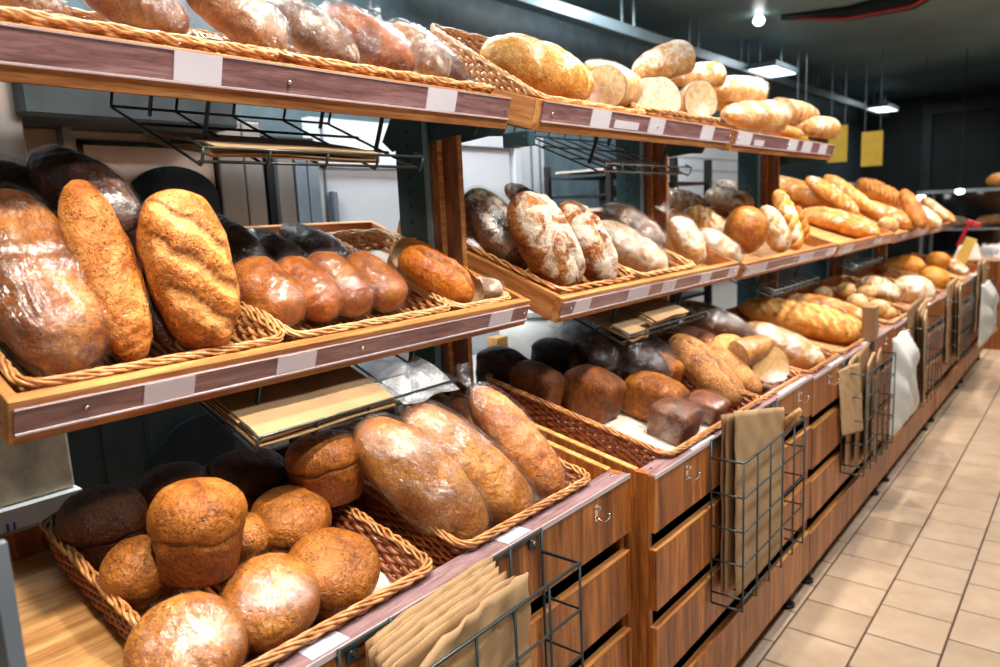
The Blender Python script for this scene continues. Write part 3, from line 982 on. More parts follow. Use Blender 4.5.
# ------------------------------------------------------------------ wire baskets on the cabinet fronts, with paper bags
def wire_basket(label, xf, y0, z0, group='wire bag baskets', cols=5, rows=5, mat='wire'):
    t = thing('wire_basket', label, 'basket', (xf, y0, z0), (0, 0, 0), group)
    W_, D_, H_ = 0.55, 0.10, 0.452
    r = 0.0032
    part('top_rail', Geo().tube([(0.004, 0, H_), (D_, 0, H_), (D_, W_, H_), (0.004, W_, H_)], r * 1.2, 6), mat, t, True)
    for k in range(1, rows):
        z = H_ - 0.104 * k
        part('hoop_wire', Geo().tube([(0.004, 0, z), (D_, 0, z), (D_, W_, z), (0.004, W_, z)], r, 6), mat, t, True)
    part('bottom_rail', Geo().tube([(0.004, 0, 0), (D_, 0, 0)], r, 6), mat, t, True)
    part('bottom_rail', Geo().tube([(0.004, W_, 0), (D_, W_, 0)], r, 6), mat, t, True)
    for k in range(cols + 1):
        y = W_ * k / cols
        part('upright_wire', Geo().tube([(D_, y, H_), (D_, y, 0.0), (0.004, y, 0.0)], r, 6), mat, t, True)
    for y in (0, W_ * 0.2, W_ * 0.8, W_):
        part('back_wire', Geo().rod((0.004, y, 0), (0.004, y, H_ + 0.055), r), mat, t, True)
    part('hanging_rail', Geo().box(0.001, 0.006, 0, W_, H_ + 0.045, H_ + 0.052), mat, t)
    for y in (0.028, W_ - 0.03):
        h = part('mount_plate', Geo().box(0.0, 0.003, y - 0.012, y + 0.012, H_ + 0.02, H_ + 0.046), 'teal_steel', t)
        part('screw', Geo().tube([(0.003, y, H_ + 0.033), (0.0065, y, H_ + 0.033)], 0.004, 8), 'chrome', h)
    return t


WB = [(-0.908, 0.655, 0.432, 'wire basket stuffed with brown bags on the nearest cabinet'),
      (-0.851, 1.965, 0.432, 'wire basket on the second cabinet, one tall bag hanging over it'),
      (-0.851, 3.36, 0.410, 'wire basket on the third cabinet, with fanned bags'),
      (-0.851, 4.72, 0.405, 'wire basket with brown bags beyond the white plastic bag'),
      (-0.851, 6.05, 0.40, 'wire basket on the fifth cabinet'),
      (-0.851, 7.3, 0.40, 'wire basket at the far end of the cabinets')]
for (x, y, z, lab) in WB:
    wire_basket(lab, x, y, z)


def bag(label, x, y, z, W_, H_, lean=0.0, yaw=0.0, mat='kraft', T_=0.006, seed=0, group=None, fold=0.0, name='paper_bag', cat='paper bag', crump=1.0, droop=0.02, slant=0.0):
    rs = np.random.RandomState(seed)
    nx, nz = 22, 30
    K = rs.uniform(-9, 9, (5, 2)) * np.array([[1], [1], [1.4], [2.0], [2.6]])
    PH = rs.uniform(0, 6.28, 5)
    v, f = [], []
    for s_ in (0, 1):
        for i in range(nx + 1):
            for j in range(nz + 1):
                a, b2 = i / nx, j / nz
                e = min(1, min(a, 1 - a) * 8)
                hgt = sum(abs(math.sin(K[q][0] * a + K[q][1] * b2 + PH[q])) for q in range(5)) / 5 - 0.5
                yy = W_ * (a - 0.5)
                zz = H_ * b2 - droop * b2 * (1 - a) ** 2.5 - slant * b2 * a
                xx = (s_ - 0.5) * T_ * (0.4 + 0.6 * e) + crump * 0.010 * hgt * (0.3 + b2)
                if fold and b2 > 0.8:
                    zz -= (b2 - 0.8) * H_ * 0.5
                    xx -= fold * (b2 - 0.8) / 0.2
                v.append((xx, yy, zz))
    q = (nx + 1) * (nz + 1)
    for i in range(nx):
        for j in range(nz):
            a = i * (nz + 1) + j
            f.append((a, a + 1, a + nz + 2, a + nz + 1))
            f.append((q + a, q + a + nz + 1, q + a + nz + 2, q + a + 1))
    edge = [j for j in range(nz + 1)] + [i * (nz + 1) + nz for i in range(1, nx + 1)] + [nx * (nz + 1) + j for j in range(nz - 1, -1, -1)] + [i * (nz + 1) for i in range(nx - 1, 0, -1)]
    for i in range(len(edge)):
        a, b2 = edge[i], edge[(i + 1) % len(edge)]
        f.append((a, a + q, b2 + q, b2))
    o = link(name, mesh_from(name, v, f, mat, True))
    o.location = (x, y, z)
    o.rotation_euler = (0, -lean, yaw)
    tag(o, label, cat, group)
    return o


# nearest basket: a thick sheaf
for k in range(13):
    bag('brown paper bag in the sheaf behind the foremost bag of the nearest wire basket', -0.894 + k * 0.0050, 0.855 + 0.010 * math.sin(k * 1.7), 0.440, 0.31, 0.512 - 0.002 * k + 0.005 * math.sin(k * 2.1), 0.0, 0.0, 'kraft' if k % 3 else 'kraft_dark', 0.0035, 10 + k // 3, 'sheaf of bags in the nearest basket')
bag('foremost brown paper bag, largest and most creased, in the nearest wire basket', -0.824, 0.885, 0.440, 0.315, 0.490, 0.0, 0.0, 'kraft', 0.007, 31, crump=2.2, droop=0.045)
# second basket
bag('tall brown paper bag with a creased top in the second wire basket', -0.795, 2.235, 0.440, 0.42, 0.575, 0.02, 0.0, 'kraft', 0.010, 5, crump=1.6, droop=0.0, slant=0.085)
for k in range(2):
    bag(('rearmost', 'middle')[k] + ' brown paper bag behind the tall creased one in the second wire basket', -0.834 + 0.012 * k, 2.225, 0.440, 0.44, 0.565, 0.0, 0.0, 'kraft_dark', 0.006, 41 + k, slant=0.085, droop=0.0, group= 'rear bags of the second basket')
t = thing('wooden_tongs', 'wooden tongs handle resting over the rim of the second wire basket', 'tongs', (-0.775, 2.43, 0.90), (0.9, 0.5, 0.3))
part('arm', Geo().tube([(0, -0.02, -0.10), (0, 0, 0), (0.01, 0.02, 0.05)], [0.009, 0.010, 0.008], 10), 'wicker_pale', t, True)
part('arm', Geo().tube([(0.02, -0.02, -0.10), (0.02, 0, 0), (0.012, 0.02, 0.045)], [0.009, 0.010, 0.008], 10), 'wicker_pale', t, True)
# third basket
for k in range(4):
    bag(('leftmost', 'second', 'third', 'rightmost')[k] + ' upright brown paper bag in the third wire basket', -0.835 + 0.02 * k, 3.50 + 0.055 * k, 0.420, 0.24, 0.50 + 0.03 * math.sin(k * 2), 0.0, 0.05 * k, 'kraft_dark' if k % 2 else 'kraft', 0.008, 60 + k, 'bags in the third wire basket')
bag('brown paper bag fanned out to the left of the third wire basket', -0.80, 3.35, 0.60, 0.14, 0.30, 0.1, -0.4, 'kraft', 0.01, 71)
t = tag(link('paper_roll', mesh_from('paper_roll', *Geo().box(-0.03, 0.03, -0.035, 0.035, 0, 0.17, 0.004).out(), 'kraft_dark')), 'folded brown paper block standing up on the label strip above the third wire basket', 'paper block')
t.location = (-0.86, 3.87, 0.922)
crumple('plastic_bag', 'white plastic bag hanging on the front of the third cabinet beside the basket', (-0.78, 4.16, 0.66), (0, math.pi / 2, 0), (0.52, 0.34, 0.09), 'bucket_white', 12)
for k in range(4):
    bag('brown paper bag standing in the fourth wire basket', -0.83 + 0.018 * k, 4.95 + 0.07 * ((k * 2) % 3 - 1), 0.415, 0.40, 0.58 - 0.02 * k, 0.03, 0.05 * k, 'kraft' if k % 2 else 'kraft_dark', 0.01, 80 + k, 'bags in the fourth wire basket')
for k in range(3):
    bag('brown paper bag standing in the fifth wire basket', -0.83 + 0.02 * k, 6.30 + 0.08 * ((k * 2) % 3 - 1), 0.41, 0.42, 0.58 - 0.02 * k, 0.03, 0.06 * k, 'kraft', 0.01, 90 + k, 'bags in the fifth wire basket')
for k in range(2):
    bag(('left', 'right')[k] + ' brown paper bag standing in the farthest wire basket', -0.83 + 0.025 * k, 7.6 + 0.1 * k, 0.41, 0.3, 0.62, 0.0, 0.0, 'kraft', 0.01, 95 + k, 'bags in the farthest wire basket')
crumple('plastic_bag', 'white plastic bag hanging at the far end of the cabinets', (-0.74, 7.2, 0.62), (0, math.pi / 2, 0), (0.52, 0.5, 0.10), 'bucket_white', 15)

# ------------------------------------------------------------------ wicker baskets in place
basket('a', (0.47, 0.575, 0.085), (-1.250, 0.690, 0.938), TL, 'first wicker basket, full of round brown loaves, in the nearest cabinet', ('wicker_dark', 'wicker'), liner=(0.02, 0.262, 0.04, 0.212))
basket('a2', (0.475, 0.565, 0.085), (-1.247, 1.250, 0.936), TL, 'second wicker basket, holding wrapped brown loaves, in the nearest cabinet', ('wicker_dark', 'wicker'), liner=(0.1, 0.24, 0.08, 0.19))
basket('b', (0.70, 0.66, 0.085), (-1.215, 2.10, 0.940), TL, 'wicker basket full of dark pan loaves in the second cabinet', ('wicker_dark', 'wicker'), liner=(-0.1, 0.26, -0.30, 0.22))
basket('c', (0.44, 0.62, 0.075), (-1.20, 2.685, 0.936), TL, 'wicker basket holding the seeded loaves in the second cabinet', ('wicker_dark', 'wicker'), hero=False)
basket('c', (0.44, 0.62, 0.075), (-1.20, 3.20, 0.928), TL, 'wicker basket under the long pale wrapped loaf in the third cabinet', ('wicker', 'wicker'), hero=False)
basket('d', (0.60, 0.62, 0.075), (-1.20, 3.75, 0.926), TL, 'wicker basket under the very long striped loaf', ('wicker', 'wicker'), hero=False)
basket('d', (0.60, 0.62, 0.075), (-1.20, 4.75, 0.918), TL, 'wicker basket holding the pale buns in the fourth cabinet', ('wicker', 'wicker_pale'), hero=False)
basket('d', (0.60, 0.62, 0.075), (-1.20, 5.45, 0.916), TL, 'wicker basket under the big round floury loaf', ('wicker', 'wicker_pale'), hero=False)
basket('d', (0.60, 0.62, 0.075), (-1.20, 6.45, 0.908), TL, 'wicker basket with round golden loaves in the fifth cabinet', ('wicker', 'wicker_pale'), hero=False)


def on_tray(xf, zf, tilt, y, dx, dz):
    return (xf - math.cos(tilt) * dx + math.sin(tilt) * dz, y, zf + math.sin(tilt) * dx + math.cos(tilt) * dz)


basket('m', (0.46, 0.54, 0.060), on_tray(-1.205, 1.376, TM, 0.605, 0.30, -0.056), TM, 'wicker basket in the left part of the near middle tray, holding the big golden loaves', ('wicker', 'wicker'))
basket('m', (0.46, 0.54, 0.060), on_tray(-1.205, 1.376, TM, 1.085, 0.30, -0.056), TM, 'wicker basket with the small golden and dark loaves in the near middle tray', ('wicker', 'wicker_pale'))
basket('m2', (0.22, 0.54, 0.056), on_tray(-1.205, 1.376, TM, 1.445, 0.30, -0.056), TM, 'half empty wicker basket lined with paper at the right of the near middle tray', ('wicker', 'wicker_pale'), liner=(-0.24, 0.2, -0.09, 0.09))
basket('m3', (0.42, 0.60, 0.062), on_tray(-1.140, 1.376, TM, 1.90, 0.33, -0.056), TM, 'wicker basket under the cracked rustic loaves', ('wicker', 'wicker'), hero=False)
basket('m3', (0.42, 0.60, 0.062), on_tray(-1.140, 1.376, TM, 2.36, 0.33, -0.056), TM, 'wicker basket under the large pale wrapped loaf in the second middle tray', ('wicker', 'wicker_pale'), hero=False)
basket('t', (0.62, 0.55, 0.078), on_tray(-1.250, 1.916, TT, 0.60, 0.30, -0.064), TT, 'left wicker basket on the near top tray', ('wicker', 'wicker_pale'))
basket('t', (0.62, 0.55, 0.078), on_tray(-1.250, 1.916, TT, 1.26, 0.30, -0.064), TT, 'right wicker basket on the near top tray', ('wicker', 'wicker_pale'))
basket('t3', (0.60, 0.48, 0.065), (-1.446, 1.985, 1.994), 0.57, 'steeply propped wicker basket under the huge round golden loaf on the second top tray', ('wicker', 'wicker_pale'))
basket('t2', (0.56, 0.55, 0.085), on_tray(-1.190, 1.908, TT, 2.62, 0.30, -0.064), TT, 'wicker basket under the half loaves on the second top tray', ('wicker', 'wicker_pale'), hero=False)


# ------------------------------------------------------------------ bread
def lump(p, rs, f0, n=5):
    out = np.zeros(len(p))
    for i in range(n):
        k = rs.normal(size=3)
        k = k / np.linalg.norm(k) * f0 * rs.uniform(0.6, 2.2)
        out += np.sin(p @ k + rs.uniform(0, 6.28)) / n
    return out


def loaf_mesh(Lx, Wy, Hz, opt, rs, res=1.0, cut=None, infl=0.0, film_=False):
    nu, nv = int(56 * res) // 2 * 2, int(32 * res) // 2 * 2
    u = -np.cos(np.linspace(0, math.pi, nu + 1))[1:-1]
    p_ = opt.get('p', 2.4)
    th = np.linspace(0, 2 * math.pi, nv, endpoint=False)
    U, T = np.meshgrid(u, th, indexing='ij')
    r = (1 - np.abs(U) ** p_) ** (1 / 2.1)
    skew = rs.uniform(-0.08, 0.08)
    cy, sz = np.cos(T), np.sin(T)
    sup = (np.abs(cy) ** 2.3 + np.abs(sz) ** 2.3) ** (-1 / 2.3)
    Y = (Wy / 2 + infl) * r * cy * sup * (1 + skew * U)
    Zr = np.where(sz > 0, Hz * 0.58, Hz * 0.42)
    Z = (Zr + infl) * r * sz * sup
    Xx = (Lx / 2 + infl) * U
    Z = Z + rs.uniform(-0.03, 0.03) * Lx * (1 - U ** 2)
    top = np.clip((sz + 0.35) / 1.1, 0, 1)
    P_ = np.stack([Xx, Y, Z], -1).reshape(-1, 3)
    nrm = np.stack([U * 0.35 * Wy / max(Lx, 1e-3), cy, sz], -1).reshape(-1, 3)
    nrm /= np.linalg.norm(nrm, axis=1)[:, None]
    amp = Wy * 0.022
    d = amp * 1.3 * lump(P_, rs, 2 * math.pi / (Wy * 0.8), 6) + amp * 0.8 * lump(P_, rs, 2 * math.pi / (Wy * 0.3), 8) + amp * 0.3 * lump(P_, rs, 2 * math.pi / (Wy * 0.12), 10)
    scar = np.zeros(len(P_))
    split = np.zeros(len(P_))
    tf = top.reshape(-1)
    xx, yy = P_[:, 0], P_[:, 1]
    if 'sl' in opt and opt['sl']:
        ns = abs(opt['sl'])
        ang = 0.62 if opt['sl'] > 0 else -0.80
        for k in range(ns):
            xc = Lx * 0.80 * ((k + 0.5) / ns - 0.5)
            dist = (xx - xc) * math.cos(ang) + yy * math.sin(ang) + Wy * 0.018 * np.sin(yy / Wy * 17 + k * 2) + Wy * 0.012 * np.sin(xx / Wy * 29 + k)
            wd = min(Lx * 0.8 / ns * 0.20, Wy * (0.075 if ns < 6 else 0.045))
            ext = np.clip((Wy * 0.43 - np.abs(yy)) / (Wy * 0.06), 0, 1) * np.clip((P_[:, 2] / (Hz * 0.2)), 0, 1)
            g_ = np.exp(-(dist / wd) ** 2) * ext
            d -= g_ * Wy * (0.045 if ns >= 4 else 0.032)
            d += np.exp(-((dist - 1.9 * wd) / wd) ** 2) * ext * Wy * 0.022
            scar = np.maximum(scar, g_ * 0.9)
            split = np.maximum(split, np.exp(-((dist + 1.1 * wd) / (wd * 0.32)) ** 2) * ext * 1.0)
    if opt.get('cr'):
        wob = Wy * 0.07 * np.sin(xx / Lx * 9 + rs.uniform(0, 6)) + Wy * 0.03 * np.sin(xx / Lx * 31)
        dist = yy - wob - Wy * 0.10
        ext = np.clip((Lx * 0.42 - np.abs(xx)) / (Lx * 0.08), 0, 1) * np.clip(P_[:, 2] / (Hz * 0.15), 0, 1)
        g_ = np.exp(-(dist / (Wy * 0.05)) ** 2) * ext
        d -= g_ * Wy * 0.06
        d += np.exp(-((dist - Wy * 0.11) / (Wy * 0.05)) ** 2) * ext * Wy * 0.045
        split = np.maximum(split, np.exp(-(dist / (Wy * 0.028)) ** 2) * ext)
        scar = np.maximum(scar, np.exp(-((dist + Wy * 0.09) / (Wy * 0.06)) ** 2) * ext * 0.6)
    P_ += nrm * d[:, None]
    n_r = len(u)
    f = []
    for i in range(n_r - 1):
        for j in range(nv):
            j2 = (j + 1) % nv
            f.append((i * nv + j, (i + 1) * nv + j, (i + 1) * nv + j2, i * nv + j2))
    a, b_ = len(P_), len(P_) + 1
    e0 = P_[:nv].mean(0) - np.array([0.002 * Lx, 0, 0])
    e1 = P_[-nv:].mean(0) + np.array([0.002 * Lx, 0, 0])
    P_ = np.vstack([P_, e0, e1])
    for j in range(nv):
        j2 = (j + 1) % nv
        f.append((a, j, j2))
        f.append((b_, (n_r - 1) * nv + j2, (n_r - 1) * nv + j))
    z2 = np.array([0.0, 0.0])
    return P_, f, {'topness': np.r_[tf, 0.6, 0.6], 'scar': np.r_[scar, z2], 'split': np.r_[split, z2]}


def half_mesh(Lx, Wy, Hz, opt, rs, res=1.0, infl=0.0):
    """loaf cut across at +x; returns crust (without face) and the face disc"""
    nu, nv = int(30 * res), int(32 * res) // 2 * 2
    u = 1 - np.cos(np.linspace(0, math.pi / 2, nu + 1))[1:]
    u = np.linspace(0, 1, nu + 1)[1:] ** 1.6
    th = np.linspace(0, 2 * math.pi, nv, endpoint=False)
    U, T = np.meshgrid(u, th, indexing='ij')
    r = (1 - (1 - U) ** 2.4) ** (1 / 2.1)
    cy, sz = np.cos(T), np.sin(T)
    sup = (np.abs(cy) ** 2.3 + np.abs(sz) ** 2.3) ** (-1 / 2.3)
    Y = (Wy / 2 + infl) * r * cy * sup
    Z = (np.where(sz > 0, Hz * 0.6, Hz * 0.4) + infl) * r * sz * sup
    Xx = Lx * (U - 0.5)
    P_ = np.stack([Xx, Y, Z], -1).reshape(-1, 3)
    nrm = np.stack([0 * cy, cy, sz], -1).reshape(-1, 3)
    P_ += nrm * (Wy * 0.025 * lump(P_, rs, 2 * math.pi / (Wy * 0.6), 7))[:, None]
    f = []
    for i in range(nu - 1):
        for j in range(nv):
            j2 = (j + 1) % nv
            f.append((i * nv + j, (i + 1) * nv + j, (i + 1) * nv + j2, i * nv + j2))
    a = len(P_)
    P_ = np.vstack([P_, P_[:nv].mean(0)])
    for j in range(nv):
        f.append((a, j, (j + 1) % nv))
    ring = P_[(nu - 1) * nv: nu * nv]
    c = ring.mean(0)
    f.append(tuple((nu - 1) * nv + j for j in range(nv)))
    fv, ff = [], []
    for q, s_ in enumerate((0.965, 0.6, 0.3)):
        rr = c + (ring - c) * s_
        rr[:, 0] = Lx / 2 + 0.0015 + (0.0006 * q)
        fv.append(rr)
    fv.append(np.array([[Lx / 2 + 0.003, c[1], c[2]]]))
    fv = np.vstack(fv)
    for q in range(2):
        for j in range(nv):
            j2 = (j + 1) % nv
            ff.append((q * nv + j, q * nv + j2, (q + 1) * nv + j2, (q + 1) * nv + j))
    for j in range(nv):
        ff.append((2 * nv + j, 2 * nv + (j + 1) % nv, 3 * nv))
    tf = np.r_[np.clip((sz + 0.35) / 1.1, 0, 1).reshape(-1), 0.5]
    zz = np.zeros(len(P_))
    return P_, f, {'topness': tf, 'scar': zz, 'split': zz}, fv, ff


def tin_mesh(Dm, Ht, rs, res=1.0, infl=0.0):
    """tall round loaf: slightly tapered tin-baked body, overhanging domed cap; axis z"""
    prof = [(0.0, -0.5), (0.50, -0.5), (0.70, -0.495), (0.775, -0.46), (0.81, -0.38), (0.85, -0.26), (0.885, -0.14), (0.92, -0.04), (0.94, 0.00), (0.965, 0.03), (0.99, 0.07), (1.0, 0.12),
            (0.995, 0.18), (0.965, 0.245), (0.91, 0.31), (0.82, 0.37), (0.70, 0.42), (0.54, 0.46), (0.36, 0.485), (0.18, 0.50), (0.0, 0.502)]
    pr = np.array(prof)
    tt = np.linspace(0, len(pr) - 1, int(44 * res))
    rr = np.interp(tt, np.arange(len(pr)), pr[:, 0])[1:-1]
    zz = np.interp(tt, np.arange(len(pr)), pr[:, 1])[1:-1]
    nv = int(48 * res)
    th = np.linspace(0, 2 * math.pi, nv, endpoint=False)
    RR, T = np.meshgrid(rr, th, indexing='ij')
    ZZ = np.repeat(zz[:, None], nv, 1)
    P_ = np.stack([RR * np.cos(T) * (Dm / 2 + infl), RR * np.sin(T) * (Dm / 2 + infl), ZZ * (Ht + 2 * infl)], -1).reshape(-1, 3)
    nrm = P_ / (np.linalg.norm(P_, axis=1)[:, None] + 1e-6)
    d = Dm * 0.016 * lump(P_, rs, 2 * math.pi / (Dm * 0.7), 6) + Dm * 0.007 * lump(P_, rs, 2 * math.pi / (Dm * 0.2), 8)
    # torn ring below the cap
    zl = P_[:, 2] / Ht
    ang = np.arctan2(P_[:, 1], P_[:, 0])
    tear = np.exp(-((zl - 0.015 - 0.03 * np.sin(ang * 3 + rs.uniform(0, 6)) - 0.015 * np.sin(ang * 8)) / 0.022) ** 2)
    d -= tear * Dm * 0.02
    P_ += nrm * d[:, None]
    n_r = len(rr)
    f = []
    for i in range(n_r - 1):
        for j in range(nv):
            j2 = (j + 1) % nv
            f.append((i * nv + j, i * nv + j2, (i + 1) * nv + j2, (i + 1) * nv + j))
    a = len(P_)
    P_ = np.vstack([P_, P_[:nv].mean(0), P_[-nv:].mean(0)])
    for j in range(nv):
        j2 = (j + 1) % nv
        f.append((a, j2, j))
        f.append((a + 1, (n_r - 1) * nv + j, (n_r - 1) * nv + j2))
    top = np.clip((P_[:, 2] / Ht + 0.25) / 0.4, 0, 1)
    # a natural crack across the dome
    k = rs.uniform(0, 3.14)
    dist = P_[:, 0] * math.cos(k) + P_[:, 1] * math.sin(k) + Dm * 0.04 * np.sin((P_[:, 0] * math.sin(k) - P_[:, 1] * math.cos(k)) / Dm * 14)
    crk = np.exp(-(dist / (Dm * 0.012)) ** 2) * np.clip((P_[:, 2] / Ht - 0.38) * 14, 0, 1) * 0.6
    return P_, f, {'topness': top, 'scar': np.r_[tear * 0.25, 0, 0], 'split': np.maximum(np.r_[tear * 0.45, 0, 0], crk)}


def brick_mesh(Lx, Wy, Hz, rs, infl=0.0):
    nx, ny, nz = 14, 9, 8
    pts, idx, f = [], {}, []

    def vid(i, j, k):
        key = (i, j, k)
        if key not in idx:
            idx[key] = len(pts)
            pts.append((i / nx * 2 - 1, j / ny * 2 - 1, k / nz * 2 - 1))
        return idx[key]
    for i in range(nx):
        for j in range(ny):
            f.append((vid(i, j, 0), vid(i, j + 1, 0), vid(i + 1, j + 1, 0), vid(i + 1, j, 0)))
            f.append((vid(i, j, nz), vid(i + 1, j, nz), vid(i + 1, j + 1, nz), vid(i, j + 1, nz)))
    for i in range(nx):
        for k in range(nz):
            f.append((vid(i, 0, k), vid(i + 1, 0, k), vid(i + 1, 0, k + 1), vid(i, 0, k + 1)))
            f.append((vid(i, ny, k), vid(i, ny, k + 1), vid(i + 1, ny, k + 1), vid(i + 1, ny, k)))
    for j in range(ny):
        for k in range(nz):
            f.append((vid(0, j, k), vid(0, j, k + 1), vid(0, j + 1, k + 1), vid(0, j + 1, k)))
            f.append((vid(nx, j, k), vid(nx, j + 1, k), vid(nx, j + 1, k + 1), vid(nx, j, k + 1)))
    q = np.array(pts)
    pw = 7.0
    nn = (np.abs(q) ** pw).sum(1) ** (1 / pw)
    q = q / nn[:, None] * 1.0
    tpr = 0.90 + 0.07 * (q[:, 2] + 1) / 2
    P_ = np.c_[q[:, 0] * (Lx / 2 + infl) * tpr, q[:, 1] * (Wy / 2 + infl) * tpr, q[:, 2] * (Hz * 0.40 + infl)]
    up = np.clip((q[:, 2] - 0.55) / 0.35, 0, 1)
    dome = (1 - q[:, 0] ** 2 * 0.75) * (1 - q[:, 1] ** 2 * 0.75)
    P_[:, 2] += up * dome * Hz * 0.24
    lip = np.exp(-((q[:, 2] - 0.80) / 0.13) ** 2)
    P_[:, 0] *= 1 + 0.06 * lip
    P_[:, 1] *= 1 + 0.08 * lip
    P_ += q * (0.0035 * lump(P_, rs, 2 * math.pi / 0.06, 8))[:, None]
    z = np.zeros(len(P_))
    return P_, f, {'topness': np.clip((q[:, 2] + 0.2), 0, 1), 'scar': z, 'split': z}


def wrap_crinkle(v, rs, amp, Wy):
    """folds and creases pushed into a film mesh"""
    d = np.zeros(len(v))
    for i in range(7):
        k = rs.normal(size=3)
        k[0] *= 0.5
        k = k / np.linalg.norm(k) * 2 * math.pi / (Wy * rs.uniform(0.15, 0.6))
        d += np.abs(np.sin(v @ k + rs.uniform(0, 6.28)))
    d = d / 7 - 0.4
    c = v.mean(0)
    n_ = v - c
    n_[:, 0] *= 0.3
    n_ /= np.linalg.norm(n_, axis=1)[:, None] + 1e-9
    return v + n_ * (np.clip(d, -0.1, 1) * amp)[:, None]


